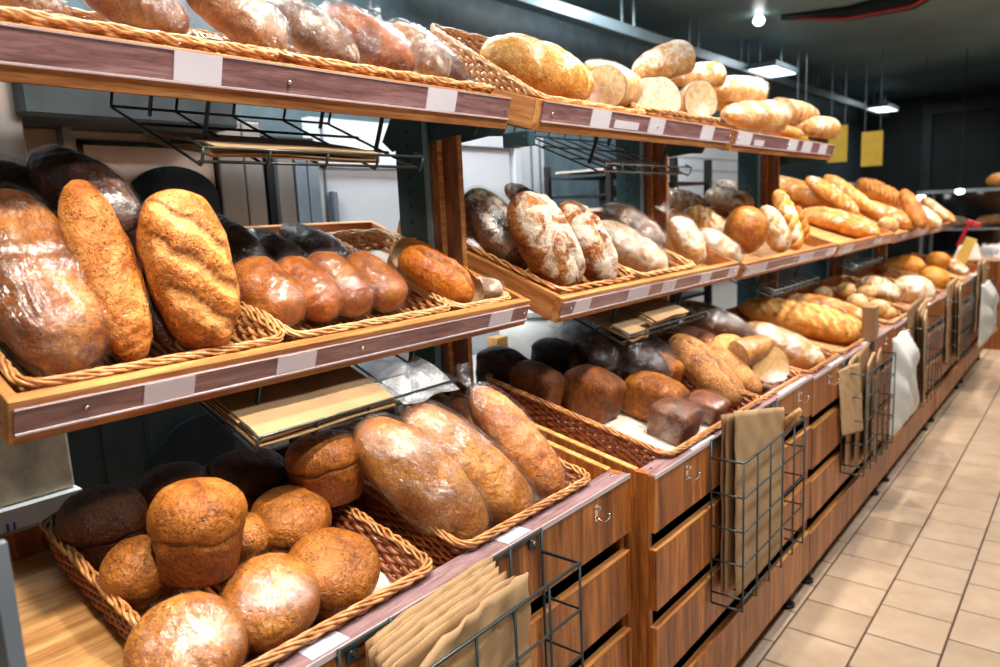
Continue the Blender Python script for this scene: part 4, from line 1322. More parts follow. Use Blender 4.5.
BREADS = [
    ('loaf', 'brown', 2, (-1.39, 0.463, 1.538), (0.594, 0.087, -0.8), (0.801, -0.153, 0.578), 0.36, 0.175, 0.14, 'large plastic-wrapped brown loaf leaning at the far left end of the middle shelf', 'M1a', {}),
    ('loaf', 'dark', 2, (-1.495, 0.518, 1.619), (0.587, 0.184, -0.789), (0.81, -0.152, 0.567), 0.32, 0.121, 0.097, 'glossy dark plastic-wrapped loaf behind the large wrapped brown loaf on the left', 'M1a', {}),
    ('loaf', 'darkbrown', 1, (-1.437, 0.58, 1.683), (0.829, 0.229, -0.511), (0.558, -0.263, 0.787), 0.26, 0.116, 0.093, 'dark brown rounded loaf rising highest behind the slender golden loaf', 'M1a', {}),
    ('loaf', 'golden', 0, (-1.323, 0.552, 1.545), (0.315, 0.068, -0.947), (0.936, -0.187, 0.298), 0.33, 0.105, 0.089, 'slender smooth golden loaf standing between the wrapped brown loaf and the slashed one', 'M1a', {'p': 2.2}),
    ('loaf', 'dark', 0, (-1.372, 0.655, 1.523), (0.514, -0.163, -0.842), (0.803, -0.253, 0.539), 0.28, 0.094, 0.075, 'dark loaf mostly hidden between the two golden standing loaves', 'M1a', {}),
    ('loaf', 'golden', 0, (-1.274, 0.677, 1.533), (0.099, 0.115, -0.988), (0.973, -0.219, 0.072), 0.3, 0.15, 0.12, 'broad golden loaf with diagonal slashes standing upright in the left basket', 'M1a', {'sl': -3, 'p': 2.6}),
    ('loaf', 'dark', 1, (-1.613, 0.964, 1.576), (0.879, 0.159, -0.45), (0.477, -0.324, 0.817), 0.22, 0.083, 0.066, 'rearmost small dark wrapped loaf just right of the broad slashed golden loaf', 'M1b', {}),
    ('loaf', 'dark', 1, (-1.59, 0.976, 1.544), (0.894, -0.015, -0.448), (0.426, -0.283, 0.859), 0.18, 0.078, 0.063, 'small dark wrapped loaf nearest the broad slashed golden loaf, behind the golden row', 'M1b', {}),
    ('loaf', 'dark', 1, (-1.592, 1.074, 1.547), (0.858, 0.262, -0.442), (0.511, -0.356, 0.782), 0.2, 0.082, 0.065, 'middle one of the dark glossy wrapped loaves behind the small golden loaves', 'M1b', {}),
    ('loaf', 'dark', 1, (-1.628, 1.211, 1.555), (0.884, 0.249, -0.395), (0.465, -0.389, 0.796), 0.22, 0.082, 0.066, 'right-hand dark glossy wrapped loaf in front of the bare wicker', 'M1b', {}),
    ('loaf', 'golden2', 1, (-1.395, 0.906, 1.465), (0.769, 0.234, -0.595), (0.639, -0.289, 0.713), 0.19, 0.126, 0.1, 'first small glossy golden wrapped loaf, beside the slashed golden loaf', 'M1b', {'p': 3}),
    ('loaf', 'golden2', 1, (-1.392, 1.007, 1.463), (0.764, 0.279, -0.581), (0.645, -0.307, 0.7), 0.19, 0.118, 0.095, 'second small glossy golden wrapped loaf of the row of four', 'M1b', {'p': 3}),
    ('loaf', 'golden2', 1, (-1.382, 1.086, 1.466), (0.701, 0.33, -0.632), (0.713, -0.292, 0.638), 0.19, 0.113, 0.09, 'third small glossy golden wrapped loaf of the row of four', 'M1b', {'p': 3}),
    ('loaf', 'golden2', 1, (-1.381, 1.198, 1.463), (0.709, 0.318, -0.629), (0.705, -0.312, 0.637), 0.18, 0.114, 0.091, 'last small glossy golden wrapped loaf of the row, nearest the bagged loaf', 'M1b', {'p': 3}),
    ('loaf', 'golden2', 0, (-1.323, 1.358, 1.459), (0.573, 0.574, -0.586), (0.798, -0.227, 0.558), 0.218, 0.114, 0.092, 'golden loaf with a torn crust lying in a clear paper sleeve', '', {'cr': 1, 'sleeve': 1}),
    ('loaf', 'flour', 2, (-1.311, 1.531, 1.407), (0.745, 0.654, -0.13), (0.524, -0.454, 0.721), 0.102, 0.071, 0.057, 'small floury roll in crumpled film at the right corner of the near tray', '', {}),
    ('loaf', 'brown2', 2, (-1.435, 0.515, 2.0), (0.808, 0.497, -0.317), (0.476, -0.233, 0.848), 0.161, 0.077, 0.062, 'wrapped loaf at the extreme left of the top shelf, only its end showing', 'T1', {}),
    ('loaf', 'brown', 2, (-1.435, 0.712, 2.026), (0.642, 0.598, -0.479), (0.647, -0.089, 0.757), 0.202, 0.108, 0.087, 'second wrapped brown loaf from the left on the top shelf', 'T1', {}),
    ('loaf', 'brown2', 2, (-1.435, 0.922, 2.044), (0.57, 0.574, -0.588), (0.73, -0.026, 0.683), 0.228, 0.121, 0.097, 'third wrapped brown loaf from the left on the top shelf', 'T1', {}),
    ('loaf', 'dark2', 2, (-1.435, 1.111, 2.034), (0.541, 0.641, -0.545), (0.71, -0.001, 0.704), 0.24, 0.109, 0.088, 'greyish wrapped loaf on the top shelf just left of the chestnut brown one', 'T1', {}),
    ('loaf', 'chest', 2, (-1.435, 1.277, 2.038), (0.505, 0.691, -0.517), (0.698, 0.025, 0.715), 0.257, 0.127, 0.102, 'rich chestnut brown wrapped loaf on the top shelf', 'T1', {'p': 3}),
    ('loaf', 'brown2', 2, (-1.435, 1.454, 2.042), (0.643, 0.401, -0.653), (0.741, -0.112, 0.662), 0.202, 0.105, 0.084, 'pale wrapped loaf on the top shelf right of the chestnut one', 'T1', {}),
    ('loaf', 'dark2', 2, (-1.435, 1.528, 2.034), (0.655, 0.368, -0.66), (0.739, -0.128, 0.662), 0.198, 0.076, 0.061, 'narrow wrapped loaf ending the row on the near top shelf', 'T1', {}),
    ('loaf', 'pale', 0, (-1.365, 1.891, 2.03), (0.267, 0.936, -0.229), (0.548, 0.047, 0.835), 0.411, 0.188, 0.159, 'huge round golden country loaf with a floury cross-scored crust on the top shelf', '', {'p': 2.3, 'sl': 3}),
    ('loaf', 'pale', 1, (-1.365, 2.335, 2.054), (0.485, 0.806, -0.339), (0.6, -0.024, 0.8), 0.227, 0.104, 0.084, 'flat wrapped loaf behind the huge round golden loaf', '', {}),
    ('half', 'white', 1, (-1.34, 2.364, 2.016), (0.286, -0.951, -0.116), (0.368, -0.003, 0.93), 0.559, 0.14, 0.126, 'floury half loaf lying beside the large grey cut face', 'T2', {'cut': 1}),
    ('half', 'grey', 0, (-1.306, 2.471, 1.971), (0.799, -0.599, 0.05), (-0.04, 0.03, 0.999), 0.14, 0.197, 0.146, 'half loaf showing a large greyish cut face towards the aisle', 'T2', {'cut': 1, 'face': 'crumbgrey'}),
    ('half', 'white', 0, (-1.3, 2.542, 2.113), (0.232, 0.936, 0.263), (0.414, -0.34, 0.845), 0.258, 0.138, 0.117, 'cut loaf lying topmost on the heap of half loaves', 'T2', {'cut': 1}),
    ('half', 'white', 0, (-1.33, 2.91, 2.117), (0.221, 0.967, 0.129), (0.442, -0.217, 0.87), 0.272, 0.121, 0.097, 'small half loaf right of the topmost cut loaf', 'T2', {'cut': 1}),
    ('half', 'white', 1, (-1.308, 2.842, 2.001), (0.824, -0.567, 0.0), (0.0, 0.0, 1.0), 0.14, 0.143, 0.143, 'tall pale half loaf next to the greyish cut face', 'T2', {'cut': 1}),
    ('half', 'white', 1, (-1.3, 3.241, 2.088), (0.115, 0.993, 0.017), (0.463, -0.069, 0.884), 0.348, 0.148, 0.126, 'wrapped half loaf over the joint of the two far top trays', 'T2', {'cut': 1}),
    ('half', 'pale', 0, (-1.365, 3.316, 2.058), (0.673, 0.715, -0.19), (0.472, -0.218, 0.854), 0.164, 0.117, 0.099, 'low half loaf behind the joint of the two far top trays', 'T2', {'cut': 1}),
    ('half', 'white', 1, (-1.26, 3.329, 1.986), (0.086, 0.996, 0.022), (0.459, -0.059, 0.887), 0.465, 0.16, 0.136, 'wrapped cut loaf first on the third top tray', 'T3', {'cut': 1}),
    ('loaf', 'pale', 0, (-1.25, 3.772, 1.958), (0.043, 0.998, -0.05), (0.463, 0.024, 0.886), 0.464, 0.068, 0.055, "flat golden loaf in front of the last top tray's cut loaves", 'T3', {}),
    ('half', 'white', 0, (-1.29, 4.098, 2.056), (0.029, -0.998, -0.053), (0.437, -0.035, 0.899), 0.678, 0.141, 0.12, 'floury loaf half second from the far end of the top shelf', 'T3', {'cut': 1}),
    ('half', 'white', 0, (-1.26, 4.197, 1.99), (0.077, 0.997, 0.01), (0.46, -0.044, 0.887), 0.519, 0.133, 0.113, 'cut loaf at the far end of the top shelf', 'T3', {'cut': 1}),
    ('loaf', 'crust', 1, (-1.438, 1.755, 1.565), (0.586, 0.191, -0.788), (0.784, -0.381, 0.491), 0.3, 0.148, 0.118, 'dark crusty loaf at the left edge of the second middle tray beside the upright', 'M2a', {}),
    ('loaf', 'crust', 0, (-1.566, 2.108, 1.643), (0.855, 0.036, -0.517), (0.476, -0.45, 0.756), 0.26, 0.088, 0.071, 'crusty loaf lying behind the two big floury cracked loaves', 'M2a', {}),
    ('loaf', 'crustf', 0, (-1.265, 1.754, 1.526), (0.37, 0.315, -0.874), (0.909, -0.319, 0.269), 0.316, 0.169, 0.144, 'big floury cracked rustic loaf standing foremost in the second middle tray', 'M2a', {'cr': 1, 'p': 2.4}),
    ('loaf', 'crustf', 0, (-1.247, 1.949, 1.509), (0.393, 0.281, -0.875), (0.888, -0.364, 0.282), 0.292, 0.138, 0.118, 'second floury cracked rustic loaf, right of the foremost one', 'M2a', {'cr': 1, 'p': 2.4}),
    ('loaf', 'white', 2, (-1.292, 2.303, 1.47), (0.704, 0.425, -0.569), (0.71, -0.384, 0.59), 0.299, 0.144, 0.115, 'large pale plastic-wrapped loaf lying beside the cracked rustic loaves', 'M2b', {}),
    ('loaf', 'dark2', 2, (-1.332, 2.402, 1.545), (0.823, 0.075, -0.563), (0.525, -0.482, 0.702), 0.28, 0.108, 0.086, 'grey-brown wrapped loaf tilted behind the large pale wrapped loaf', 'M2b', {}),
    ('loaf', 'chest', 1, (-1.576, 3.05, 1.581), (0.766, 0.424, -0.484), (0.641, -0.435, 0.633), 0.2, 0.096, 0.077, 'dull brown loaf near the second upright on the middle shelf', 'M2b', {}),
    ('loaf', 'flour', 1, (-1.652, 3.51, 1.631), (0.816, 0.418, -0.4), (0.571, -0.476, 0.668), 0.223, 0.117, 0.094, 'grey floury loaf at the back just right of the second upright', 'M2b', {'sl': 3}),
    ('loaf', 'white', 2, (-1.253, 2.669, 1.477), (0.454, 0.209, -0.866), (0.829, -0.455, 0.325), 0.208, 0.115, 0.097, 'upright wrapped floury loaf right of the large pale wrapped loaf', 'M2b', {}),
    ('loaf', 'white', 2, (-1.246, 2.955, 1.437), (0.741, 0.314, -0.594), (0.667, -0.447, 0.596), 0.218, 0.116, 0.098, 'short wrapped floury loaf at the right front corner of the second middle tray', 'M2b', {}),
    ('loaf', 'pale', 0, (-1.425, 3.221, 1.526), (0.854, 0.042, -0.518), (0.464, -0.511, 0.724), 0.22, 0.133, 0.113, 'golden loaf with broad white floury stripes', 'M2b', {'sl': 3}),
    ('loaf', 'flour', 0, (-1.674, 4.065, 1.634), (0.945, -0.057, -0.321), (0.245, -0.526, 0.814), 0.24, 0.131, 0.105, 'grey floury loaf at the back with a dark split', 'M2b', {'cr': 1}),
    ('loaf', 'flour', 0, (-1.755, 4.417, 1.692), (0.858, 0.374, -0.353), (0.509, -0.516, 0.689), 0.234, 0.105, 0.084, 'smallest grey floury loaf behind the orange round ones', 'M2b', {}),
    ('loaf', 'glossy', 0, (-1.211, 3.162, 1.496), (-0.104, -0.043, -0.994), (0.571, -0.82, -0.024), 0.206, 0.185, 0.148, 'round glossy chestnut-orange loaf standing on edge at the tray joint', 'M2c', {'p': 2.2}),
    ('loaf', 'pale', 0, (-1.647, 4.191, 1.608), (0.914, 0.0, -0.406), (0.398, -0.199, 0.896), 0.172, 0.172, 0.129, 'round golden loaf behind the glossy chestnut-orange round loaf', 'M2c', {}),
    ('loaf', 'pale', 0, (-1.661, 4.429, 1.663), (0.981, 0.0, -0.196), (0.196, 0.0, 0.981), 0.12, 0.12, 0.09, 'small golden bun on top behind the glossy round loaf', 'M2c', {}),
    ('loaf', 'white', 0, (-1.22, 3.538, 1.484), (0.393, 0.137, -0.909), (0.796, -0.546, 0.261), 0.241, 0.119, 0.101, 'white floury loaf with one diagonal cut, beside the glossy round loaf', 'M3a', {'sl': 2}),
    ('loaf', 'golden3', 0, (-1.215, 3.718, 1.52), (0.313, 0.121, -0.942), (0.791, -0.582, 0.187), 0.313, 0.105, 0.089, 'slim floury baguette standing upright beside the white floury loaf', 'M3a', {'sl': 5}),
    ('loaf', 'orange', 0, (-1.239, 4.013, 1.485), (0.243, 0.071, -0.967), (0.756, -0.639, 0.143), 0.205, 0.071, 0.06, 'narrow orange roll half hidden right of the upright baguette', 'M3a', {'sl': 4}),
    ('loaf', 'golden3', 0, (-1.368, 5.223, 1.442), (0.907, 0.276, -0.317), (0.42, -0.547, 0.724), 0.51, 0.16, 0.136, 'long golden loaf lying foremost, its dark underside turned to the aisle', 'M3b', {'p': 3}),
    ('loaf', 'golden3', 0, (-1.696, 5.447, 1.658), (0.87, 0.321, -0.374), (0.492, -0.53, 0.691), 0.512, 0.171, 0.146, 'long golden loaf at the back left of the baguette heap', 'M3b', {'p': 3}),
    ('loaf', 'golden3', 0, (-1.465, 5.392, 1.627), (0.734, 0.241, -0.636), (0.653, -0.508, 0.561), 0.428, 0.126, 0.107, 'long golden baguette lying second from the left in the heap', 'M3b', {'sl': 6}),
    ('loaf', 'golden3', 0, (-1.451, 5.791, 1.636), (0.736, 0.226, -0.638), (0.646, -0.518, 0.561), 0.451, 0.126, 0.107, 'long golden baguette in the middle of the heap', 'M3b', {'sl': 6}),
    ('loaf', 'orange', 0, (-1.543, 7.086, 1.646), (0.841, 0.215, -0.496), (0.526, -0.542, 0.656), 0.415, 0.184, 0.157, 'orange twisted loaf with ridges on the far middle shelf', 'M3b', {'sl': 8}),
    ('loaf', 'golden3', 0, (-1.315, 6.244, 1.476), (0.891, 0.155, -0.426), (0.435, -0.555, 0.709), 0.5, 0.147, 0.125, 'long golden baguette lying low on the far middle tray', 'M3b', {}),
    ('loaf', 'brown', 0, (-1.139, 6.323, 1.513), (0.486, -0.505, -0.714), (0.4, -0.597, 0.695), 0.4, 0.124, 0.105, 'dark orange-brown baguette standing across the far heap', 'M3b', {}),
    ('loaf', 'white', 0, (-1.229, 5.959, 1.401), (0.958, 0.0, -0.287), (0.287, 0.0, 0.958), 0.145, 0.145, 0.109, 'round white floury bun at the front edge of the far middle tray', 'M3b', {}),
    ('loaf', 'white', 0, (-1.215, 7.211, 1.432), (0.71, -0.542, -0.45), (0.204, -0.453, 0.868), 0.4, 0.141, 0.119, 'pale baguette near the far end of the middle shelf', 'M3c', {}),
    ('loaf', 'white', 0, (-1.241, 7.883, 1.486), (0.638, -0.594, -0.491), (0.233, -0.458, 0.858), 0.4, 0.098, 0.084, 'thin pale baguette at the far end of the middle shelf', 'M3c', {}),
    ('loaf', 'golden3', 0, (-1.227, 8.242, 1.415), (0.628, -0.684, -0.371), (0.151, -0.36, 0.92), 0.36, 0.102, 0.087, 'last baguette next to the red price holder', 'M3c', {}),
    ('loaf', 'rye2', 2, (-1.104, 1.046, 1.051), (0.569, 0.388, -0.725), (0.817, -0.166, 0.552), 0.367, 0.151, 0.129, 'largest wrapped light brown loaf, foremost in the second wicker basket', 'L1b', {'p': 2.6, 'nt': 1}),
    ('loaf', 'rye2', 2, (-1.101, 1.191, 1.05), (0.607, 0.395, -0.69), (0.79, -0.202, 0.579), 0.378, 0.149, 0.127, 'wrapped light brown loaf with a twisted film end, middle of the second basket', 'L1b', {'p': 2.6}),
    ('loaf', 'golden', 2, (-1.103, 1.379, 1.05), (0.673, 0.109, -0.732), (0.713, -0.36, 0.602), 0.34, 0.12, 0.102, 'slim golden wrapped loaf at the right of the second basket', 'L1b', {'p': 2.8}),
    ('loaf', 'chest', 2, (-1.365, 1.504, 1.037), (0.91, -0.076, -0.407), (0.357, -0.355, 0.864), 0.2, 0.09, 0.072, 'small wrapped orange-brown loaf behind the slim golden wrapped one', 'L1b', {}),
    ('loaf', 'dark', 2, (-1.446, 1.322, 1.07), (0.975, 0.141, -0.175), (0.217, -0.394, 0.893), 0.22, 0.101, 0.081, 'dark wrapped loaf in the shade under the wire bag rack', 'L1b', {}),
    ('loaf', 'dark', 2, (-1.369, 2.134, 1.142), (0.87, -0.401, -0.287), (0.159, -0.323, 0.933), 0.3, 0.123, 0.098, 'dark wrapped loaf with a shiny film end lying behind the pan loaves', 'L2a', {}),
    ('loaf', 'dark', 2, (-1.255, 2.24, 1.111), (0.852, 0.1, -0.515), (0.501, -0.446, 0.742), 0.3, 0.13, 0.104, 'very dark wrapped loaf in the shade behind the lit pan loaves', 'L2a', {}),
    ('loaf', 'dark', 0, (-1.242, 2.378, 1.077), (0.838, -0.264, -0.477), (0.335, -0.442, 0.832), 0.26, 0.12, 0.096, 'dark loaf in shade just left of the seeded long loaves', 'L2a', {}),
    ('loaf', 'dark2', 1, (-1.286, 3.006, 1.108), (0.846, 0.359, -0.394), (0.526, -0.437, 0.73), 0.379, 0.125, 0.1, 'dark wrapped loaf lying under the far end of the wire rack', 'L2a', {}),
    ('loaf', 'chest', 2, (-1.274, 2.854, 1.06), (0.898, -0.377, -0.226), (0.074, -0.377, 0.923), 0.24, 0.085, 0.068, 'dark brown wrapped loaf behind the seeded long loaves', 'L2a', {}),
    ('loaf', 'seed', 0, (-1.089, 2.477, 1.023), (0.809, -0.162, -0.565), (0.432, -0.488, 0.758), 0.36, 0.14, 0.112, 'long seeded brown loaf with a lengthwise split, left of the pair', 'L2b', {'cr': 1, 'p': 3.2}),
    ('loaf', 'seed', 0, (-1.065, 2.643, 0.999), (0.83, -0.193, -0.524), (0.382, -0.489, 0.784), 0.3, 0.095, 0.076, 'narrower long brown loaf, right of the pair of seeded ones', 'L2b', {'p': 3}),
    ('half', 'gold4', 0, (-1.157, 2.792, 1.024), (0.628, -0.523, 0.576), (-0.442, 0.369, 0.818), 0.13, 0.137, 0.089, 'half loaf with a smooth yellowish cut face behind the seeded pair', 'L2b', {'cut': 1}),
    ('half', 'rye2', 1, (-1.006, 2.738, 1.062), (-0.442, -0.873, -0.205), (0.398, -0.396, 0.828), 0.17, 0.111, 0.094, 'wrapped half loaf between the two yellowish cut faces', 'L2b', {'cut': 1}),
    ('half', 'gold4', 1, (-0.996, 2.777, 0.977), (0.767, -0.563, 0.307), (-0.248, 0.182, 0.952), 0.13, 0.161, 0.137, 'wrapped half loaf with its cut face turned to the aisle, at the tray edge', 'L2b', {'cut': 1}),
    ('loaf', 'pale', 2, (-1.059, 3.207, 0.992), (0.872, 0.266, -0.41), (0.489, -0.465, 0.738), 0.368, 0.154, 0.123, 'long pale wrapped loaf lying in the basket beside the cut halves', 'L2b', {}),
    ('loaf', 'chest', 0, (-1.229, 3.187, 1.036), (0.932, 0.039, -0.361), (0.331, -0.499, 0.801), 0.26, 0.104, 0.083, 'orange-brown loaf behind the long pale wrapped loaf', 'L2b', {}),
    ('loaf', 'stripe', 0, (-1.177, 3.865, 0.993), (0.916, 0.325, -0.234), (0.377, -0.499, 0.781), 0.648, 0.179, 0.152, 'very long striped golden loaf with parallel slashes', 'L3', {'sl': 9, 'p': 3.4}),
    ('loaf', 'golden3', 0, (-1.136, 4.169, 1.017), (0.927, 0.268, -0.262), (0.368, -0.511, 0.777), 0.443, 0.136, 0.116, 'golden loaf behind the very long striped loaf', 'L3', {}),
    ('loaf', 'bun', 0, (-1.031, 4.823, 0.942), (1.0, 0.0, 0.0), (0.0, 0.0, 1.0), 0.138, 0.138, 0.111, 'foremost round pale bun beside the very long striped loaf', 'L3b', {}),
    ('loaf', 'bun', 0, (-1.15, 4.826, 0.979), (1.0, 0.0, 0.0), (0.0, 0.0, 1.0), 0.122, 0.122, 0.098, 'pale bun left of the foremost bun', 'L3b', {}),
    ('loaf', 'bun', 0, (-1.165, 5.106, 1.003), (1.0, 0.0, 0.0), (0.0, 0.0, 1.0), 0.122, 0.122, 0.097, 'upper pale bun in the middle of the bun heap', 'L3b', {}),
    ('loaf', 'bun', 0, (-1.268, 5.038, 1.026), (1.0, 0.0, 0.0), (0.0, 0.0, 1.0), 0.115, 0.115, 0.092, 'leftmost pale bun in the heap, highest of them', 'L3b', {}),
    ('loaf', 'bun', 0, (-0.978, 4.829, 0.919), (1.0, 0.0, 0.0), (0.0, 0.0, 1.0), 0.096, 0.096, 0.076, 'small pale bun at the front edge right of the foremost bun', 'L3b', {}),
    ('loaf', 'bun', 0, (-1.314, 4.702, 1.037), (1.0, 0.0, 0.0), (0.0, 0.0, 1.0), 0.11, 0.11, 0.088, 'dull bun in the shade behind the very long striped loaf', 'L3b', {}),
    ('loaf', 'whitef', 1, (-1.007, 5.719, 0.946), (0.958, 0.0, -0.287), (0.282, -0.188, 0.941), 0.276, 0.276, 0.207, 'big round floury wrapped loaf right of the buns', 'L4', {}),
    ('loaf', 'white', 1, (-1.107, 5.199, 1.025), (0.82, -0.494, -0.291), (0.063, -0.427, 0.902), 0.3, 0.15, 0.12, 'striped floury loaf left of the big round floury one', 'L4', {'sl': 3}),
    ('loaf', 'gold4', 0, (-1.284, 6.852, 1.029), (0.935, -0.345, 0.086), (-0.242, -0.441, 0.864), 0.34, 0.185, 0.157, 'smooth golden oval loaf on top at the far end of the lower display', 'L4', {}),
    ('loaf', 'gold4', 0, (-1.089, 7.192, 1.045), (0.981, 0.0, -0.196), (0.196, 0.0, 0.981), 0.187, 0.187, 0.149, 'round golden loaf right of the smooth oval one', 'L5', {}),
    ('loaf', 'gold4', 0, (-0.999, 6.462, 0.964), (0.894, 0.0, -0.447), (0.44, -0.176, 0.88), 0.215, 0.215, 0.172, 'golden round loaf low behind the far trim', 'L5', {}),
    ('loaf', 'white', 1, (-0.971, 7.243, 0.992), (0.563, -0.8, -0.209), (0.008, -0.247, 0.969), 0.36, 0.123, 0.098, 'pale wrapped loaf at the far end of the lower display', 'L5', {}),
    ('tin', 'rye_shaded', 0, (-1.417, 0.528, 1.069), (0.989, 0.0, -0.148), (0.148, 0.0, 0.989), 0.157, 0.157, 0.14, 'shade-toned tall round loaf in the shaded back left corner of the first basket', 'L1a', {}),
    ('tin', 'rye_shaded', 0, (-1.437, 0.679, 1.073), (0.995, 0.0, -0.1), (0.1, 0.0, 0.995), 0.147, 0.147, 0.13, 'shade-toned round loaf mostly hidden at the back behind the topmost round loaf', 'L1a', {}),
    ('tin', 'rye', 0, (-1.157, 0.577, 1.109), (0.999, 0.0, -0.05), (0.05, 0.05, 0.998), 0.159, 0.159, 0.165, 'tall round-domed brown loaf standing on top of the others in the first basket', 'L1a', {}),
    ('tin', 'rye', 0, (-1.249, 0.514, 1.02), (0.97, 0.0, -0.243), (0.236, -0.236, 0.943), 0.124, 0.124, 0.14, "round brown loaf half in shadow against the basket's left side", 'L1a', {}),
    ('tin', 'ryew', 1, (-1.068, 0.493, 0.954), (0.848, 0.0, -0.53), (0.505, -0.303, 0.808), 0.178, 0.178, 0.14, 'shiny round brown loaf at the bottom front of the first basket', 'L1a', {}),
    ('tin', 'rye_shaded', 0, (-1.394, 0.816, 1.064), (0.995, 0.0, -0.1), (0.1, 0.0, 0.995), 0.172, 0.172, 0.14, 'shade-toned round loaf in the deep shade under the wire rack', 'L1a', {}),
    ('tin', 'rye', 0, (-1.233, 0.804, 1.012), (0.958, 0.0, -0.287), (0.287, 0.0, 0.958), 0.161, 0.161, 0.14, 'round brown loaf half shaded in the middle of the first basket', 'L1a', {}),
    ('tin', 'rye', 0, (-1.249, 0.917, 1.1), (0.993, -0.0, 0.119), (-0.119, 0.02, 0.993), 0.17, 0.17, 0.15, 'round brown loaf raised at the back right of the first basket', 'L1a', {}),
    ('tin', 'ryew', 1, (-1.078, 0.648, 0.961), (0.884, 0.0, -0.468), (0.458, -0.204, 0.865), 0.169, 0.169, 0.14, 'shiny round brown loaf with a cracked dome, second along the front of the first basket', 'L1a', {}),
    ('tin', 'rye', 0, (-1.076, 0.779, 0.96), (0.914, 0.0, -0.406), (0.404, -0.101, 0.909), 0.175, 0.175, 0.14, 'matte round brown loaf at the right front of the first basket beside the paper liner', 'L1a', {}),
    ('tin', 'rye', 0, (-1.247, 0.705, 1.0), (0.995, 0.0, -0.1), (0.1, 0.0, 0.995), 0.115, 0.115, 0.13, 'round brown loaf low in the gap behind the front pair', 'L1a', {}),
    ('brick', 'brickd', 0, (-1.517, 1.839, 1.093), (0.975, 0.0, -0.224), (0.224, 0.0, 0.975), 0.17, 0.115, 0.14, 'nearly black pan loaf alone at the left corner of the second lower basket', 'L2k', {}),
    ('brick', 'brick', 0, (-1.388, 1.84, 1.054), (0.975, 0.0, -0.224), (0.224, 0.0, 0.975), 0.19, 0.115, 0.14, 'dark glossy-topped pan loaf with a reddish lit end, in front of the black one', 'L2k', {}),
    ('brick', 'brick', 0, (-1.247, 1.961, 1.021), (0.975, 0.0, -0.224), (0.224, 0.0, 0.975), 0.19, 0.125, 0.155, 'dark brown pan loaf in the middle of the front row', 'L2k', {}),
    ('brick', 'brickl', 0, (-1.101, 2.102, 0.988), (0.975, 0.0, -0.224), (0.224, 0.0, 0.975), 0.2, 0.125, 0.15, 'orange-brown pan loaf with a crumbly top, last of the front row', 'L2k', {}),
    ('brick', 'brickd', 0, (-1.453, 2.059, 1.089), (0.975, 0.0, -0.224), (0.224, 0.0, 0.975), 0.18, 0.11, 0.14, 'black pan loaf behind the reddish-ended one', 'L2k', {}),
    ('brick', 'brickd', 0, (-1.355, 2.215, 1.061), (0.975, 0.0, -0.224), (0.224, 0.0, 0.975), 0.18, 0.11, 0.14, 'dark pan loaf in shade behind the middle of the front row', 'L2k', {}),
    ('brick', 'brickl', 0, (-1.215, 2.329, 1.024), (0.975, 0.0, -0.224), (0.224, 0.0, 0.975), 0.18, 0.12, 0.13, 'brown pan loaf squeezed behind the last of the front row', 'L2k', {}),
    ('brick', 'brick', 2, (-1.004, 2.047, 0.945), (0.975, 0.0, -0.224), (0.224, 0.0, 0.975), 0.14, 0.145, 0.125, "small wrapped dark loaf in crinkled film at the tray's front edge", 'L2k', {}),
    ('brick', 'chest', 2, (-1.0, 2.277, 0.94), (0.975, 0.0, -0.224), (0.224, 0.0, 0.975), 0.13, 0.13, 0.08, 'smaller reddish wrapped loaf right of the crinkled film loaf', 'L2k', {}),
]

GROUPS = {'M1a': 'large loaves in the left middle basket', 'M1b': 'small wrapped loaves on the near middle tray', 'T1': 'wrapped loaves on the near top tray',
          'T2': 'cut loaves on the second top tray', 'T3': 'loaves on the third top tray', 'M2a': 'crusty loaves on the second middle tray', 'M2b': 'wrapped and floury loaves on the second middle tray',
          'M2c': 'round loaves on the middle shelf', 'M3a': 'upright loaves on the third middle tray', 'M3b': 'heap of baguettes on the far middle shelf', 'M3c': 'last baguettes on the middle shelf',
          'L1a': 'round loaves in the first basket', 'L1b': 'wrapped loaves in the second basket', 'L2a': 'dark loaves in the shade of the second cabinet', 'L2b': 'long and cut loaves in the second cabinet',
          'L2k': 'pan loaves in the second cabinet', 'L3': 'long golden loaves in the third cabinet', 'L3b': 'pale buns in the fourth cabinet', 'L4': 'loaves in the fourth cabinet', 'L5': 'loaves in the far cabinets'}
NAME = {'loaf': 'bread_loaf', 'half': 'half_loaf', 'tin': 'round_loaf', 'brick': 'pan_loaf'}

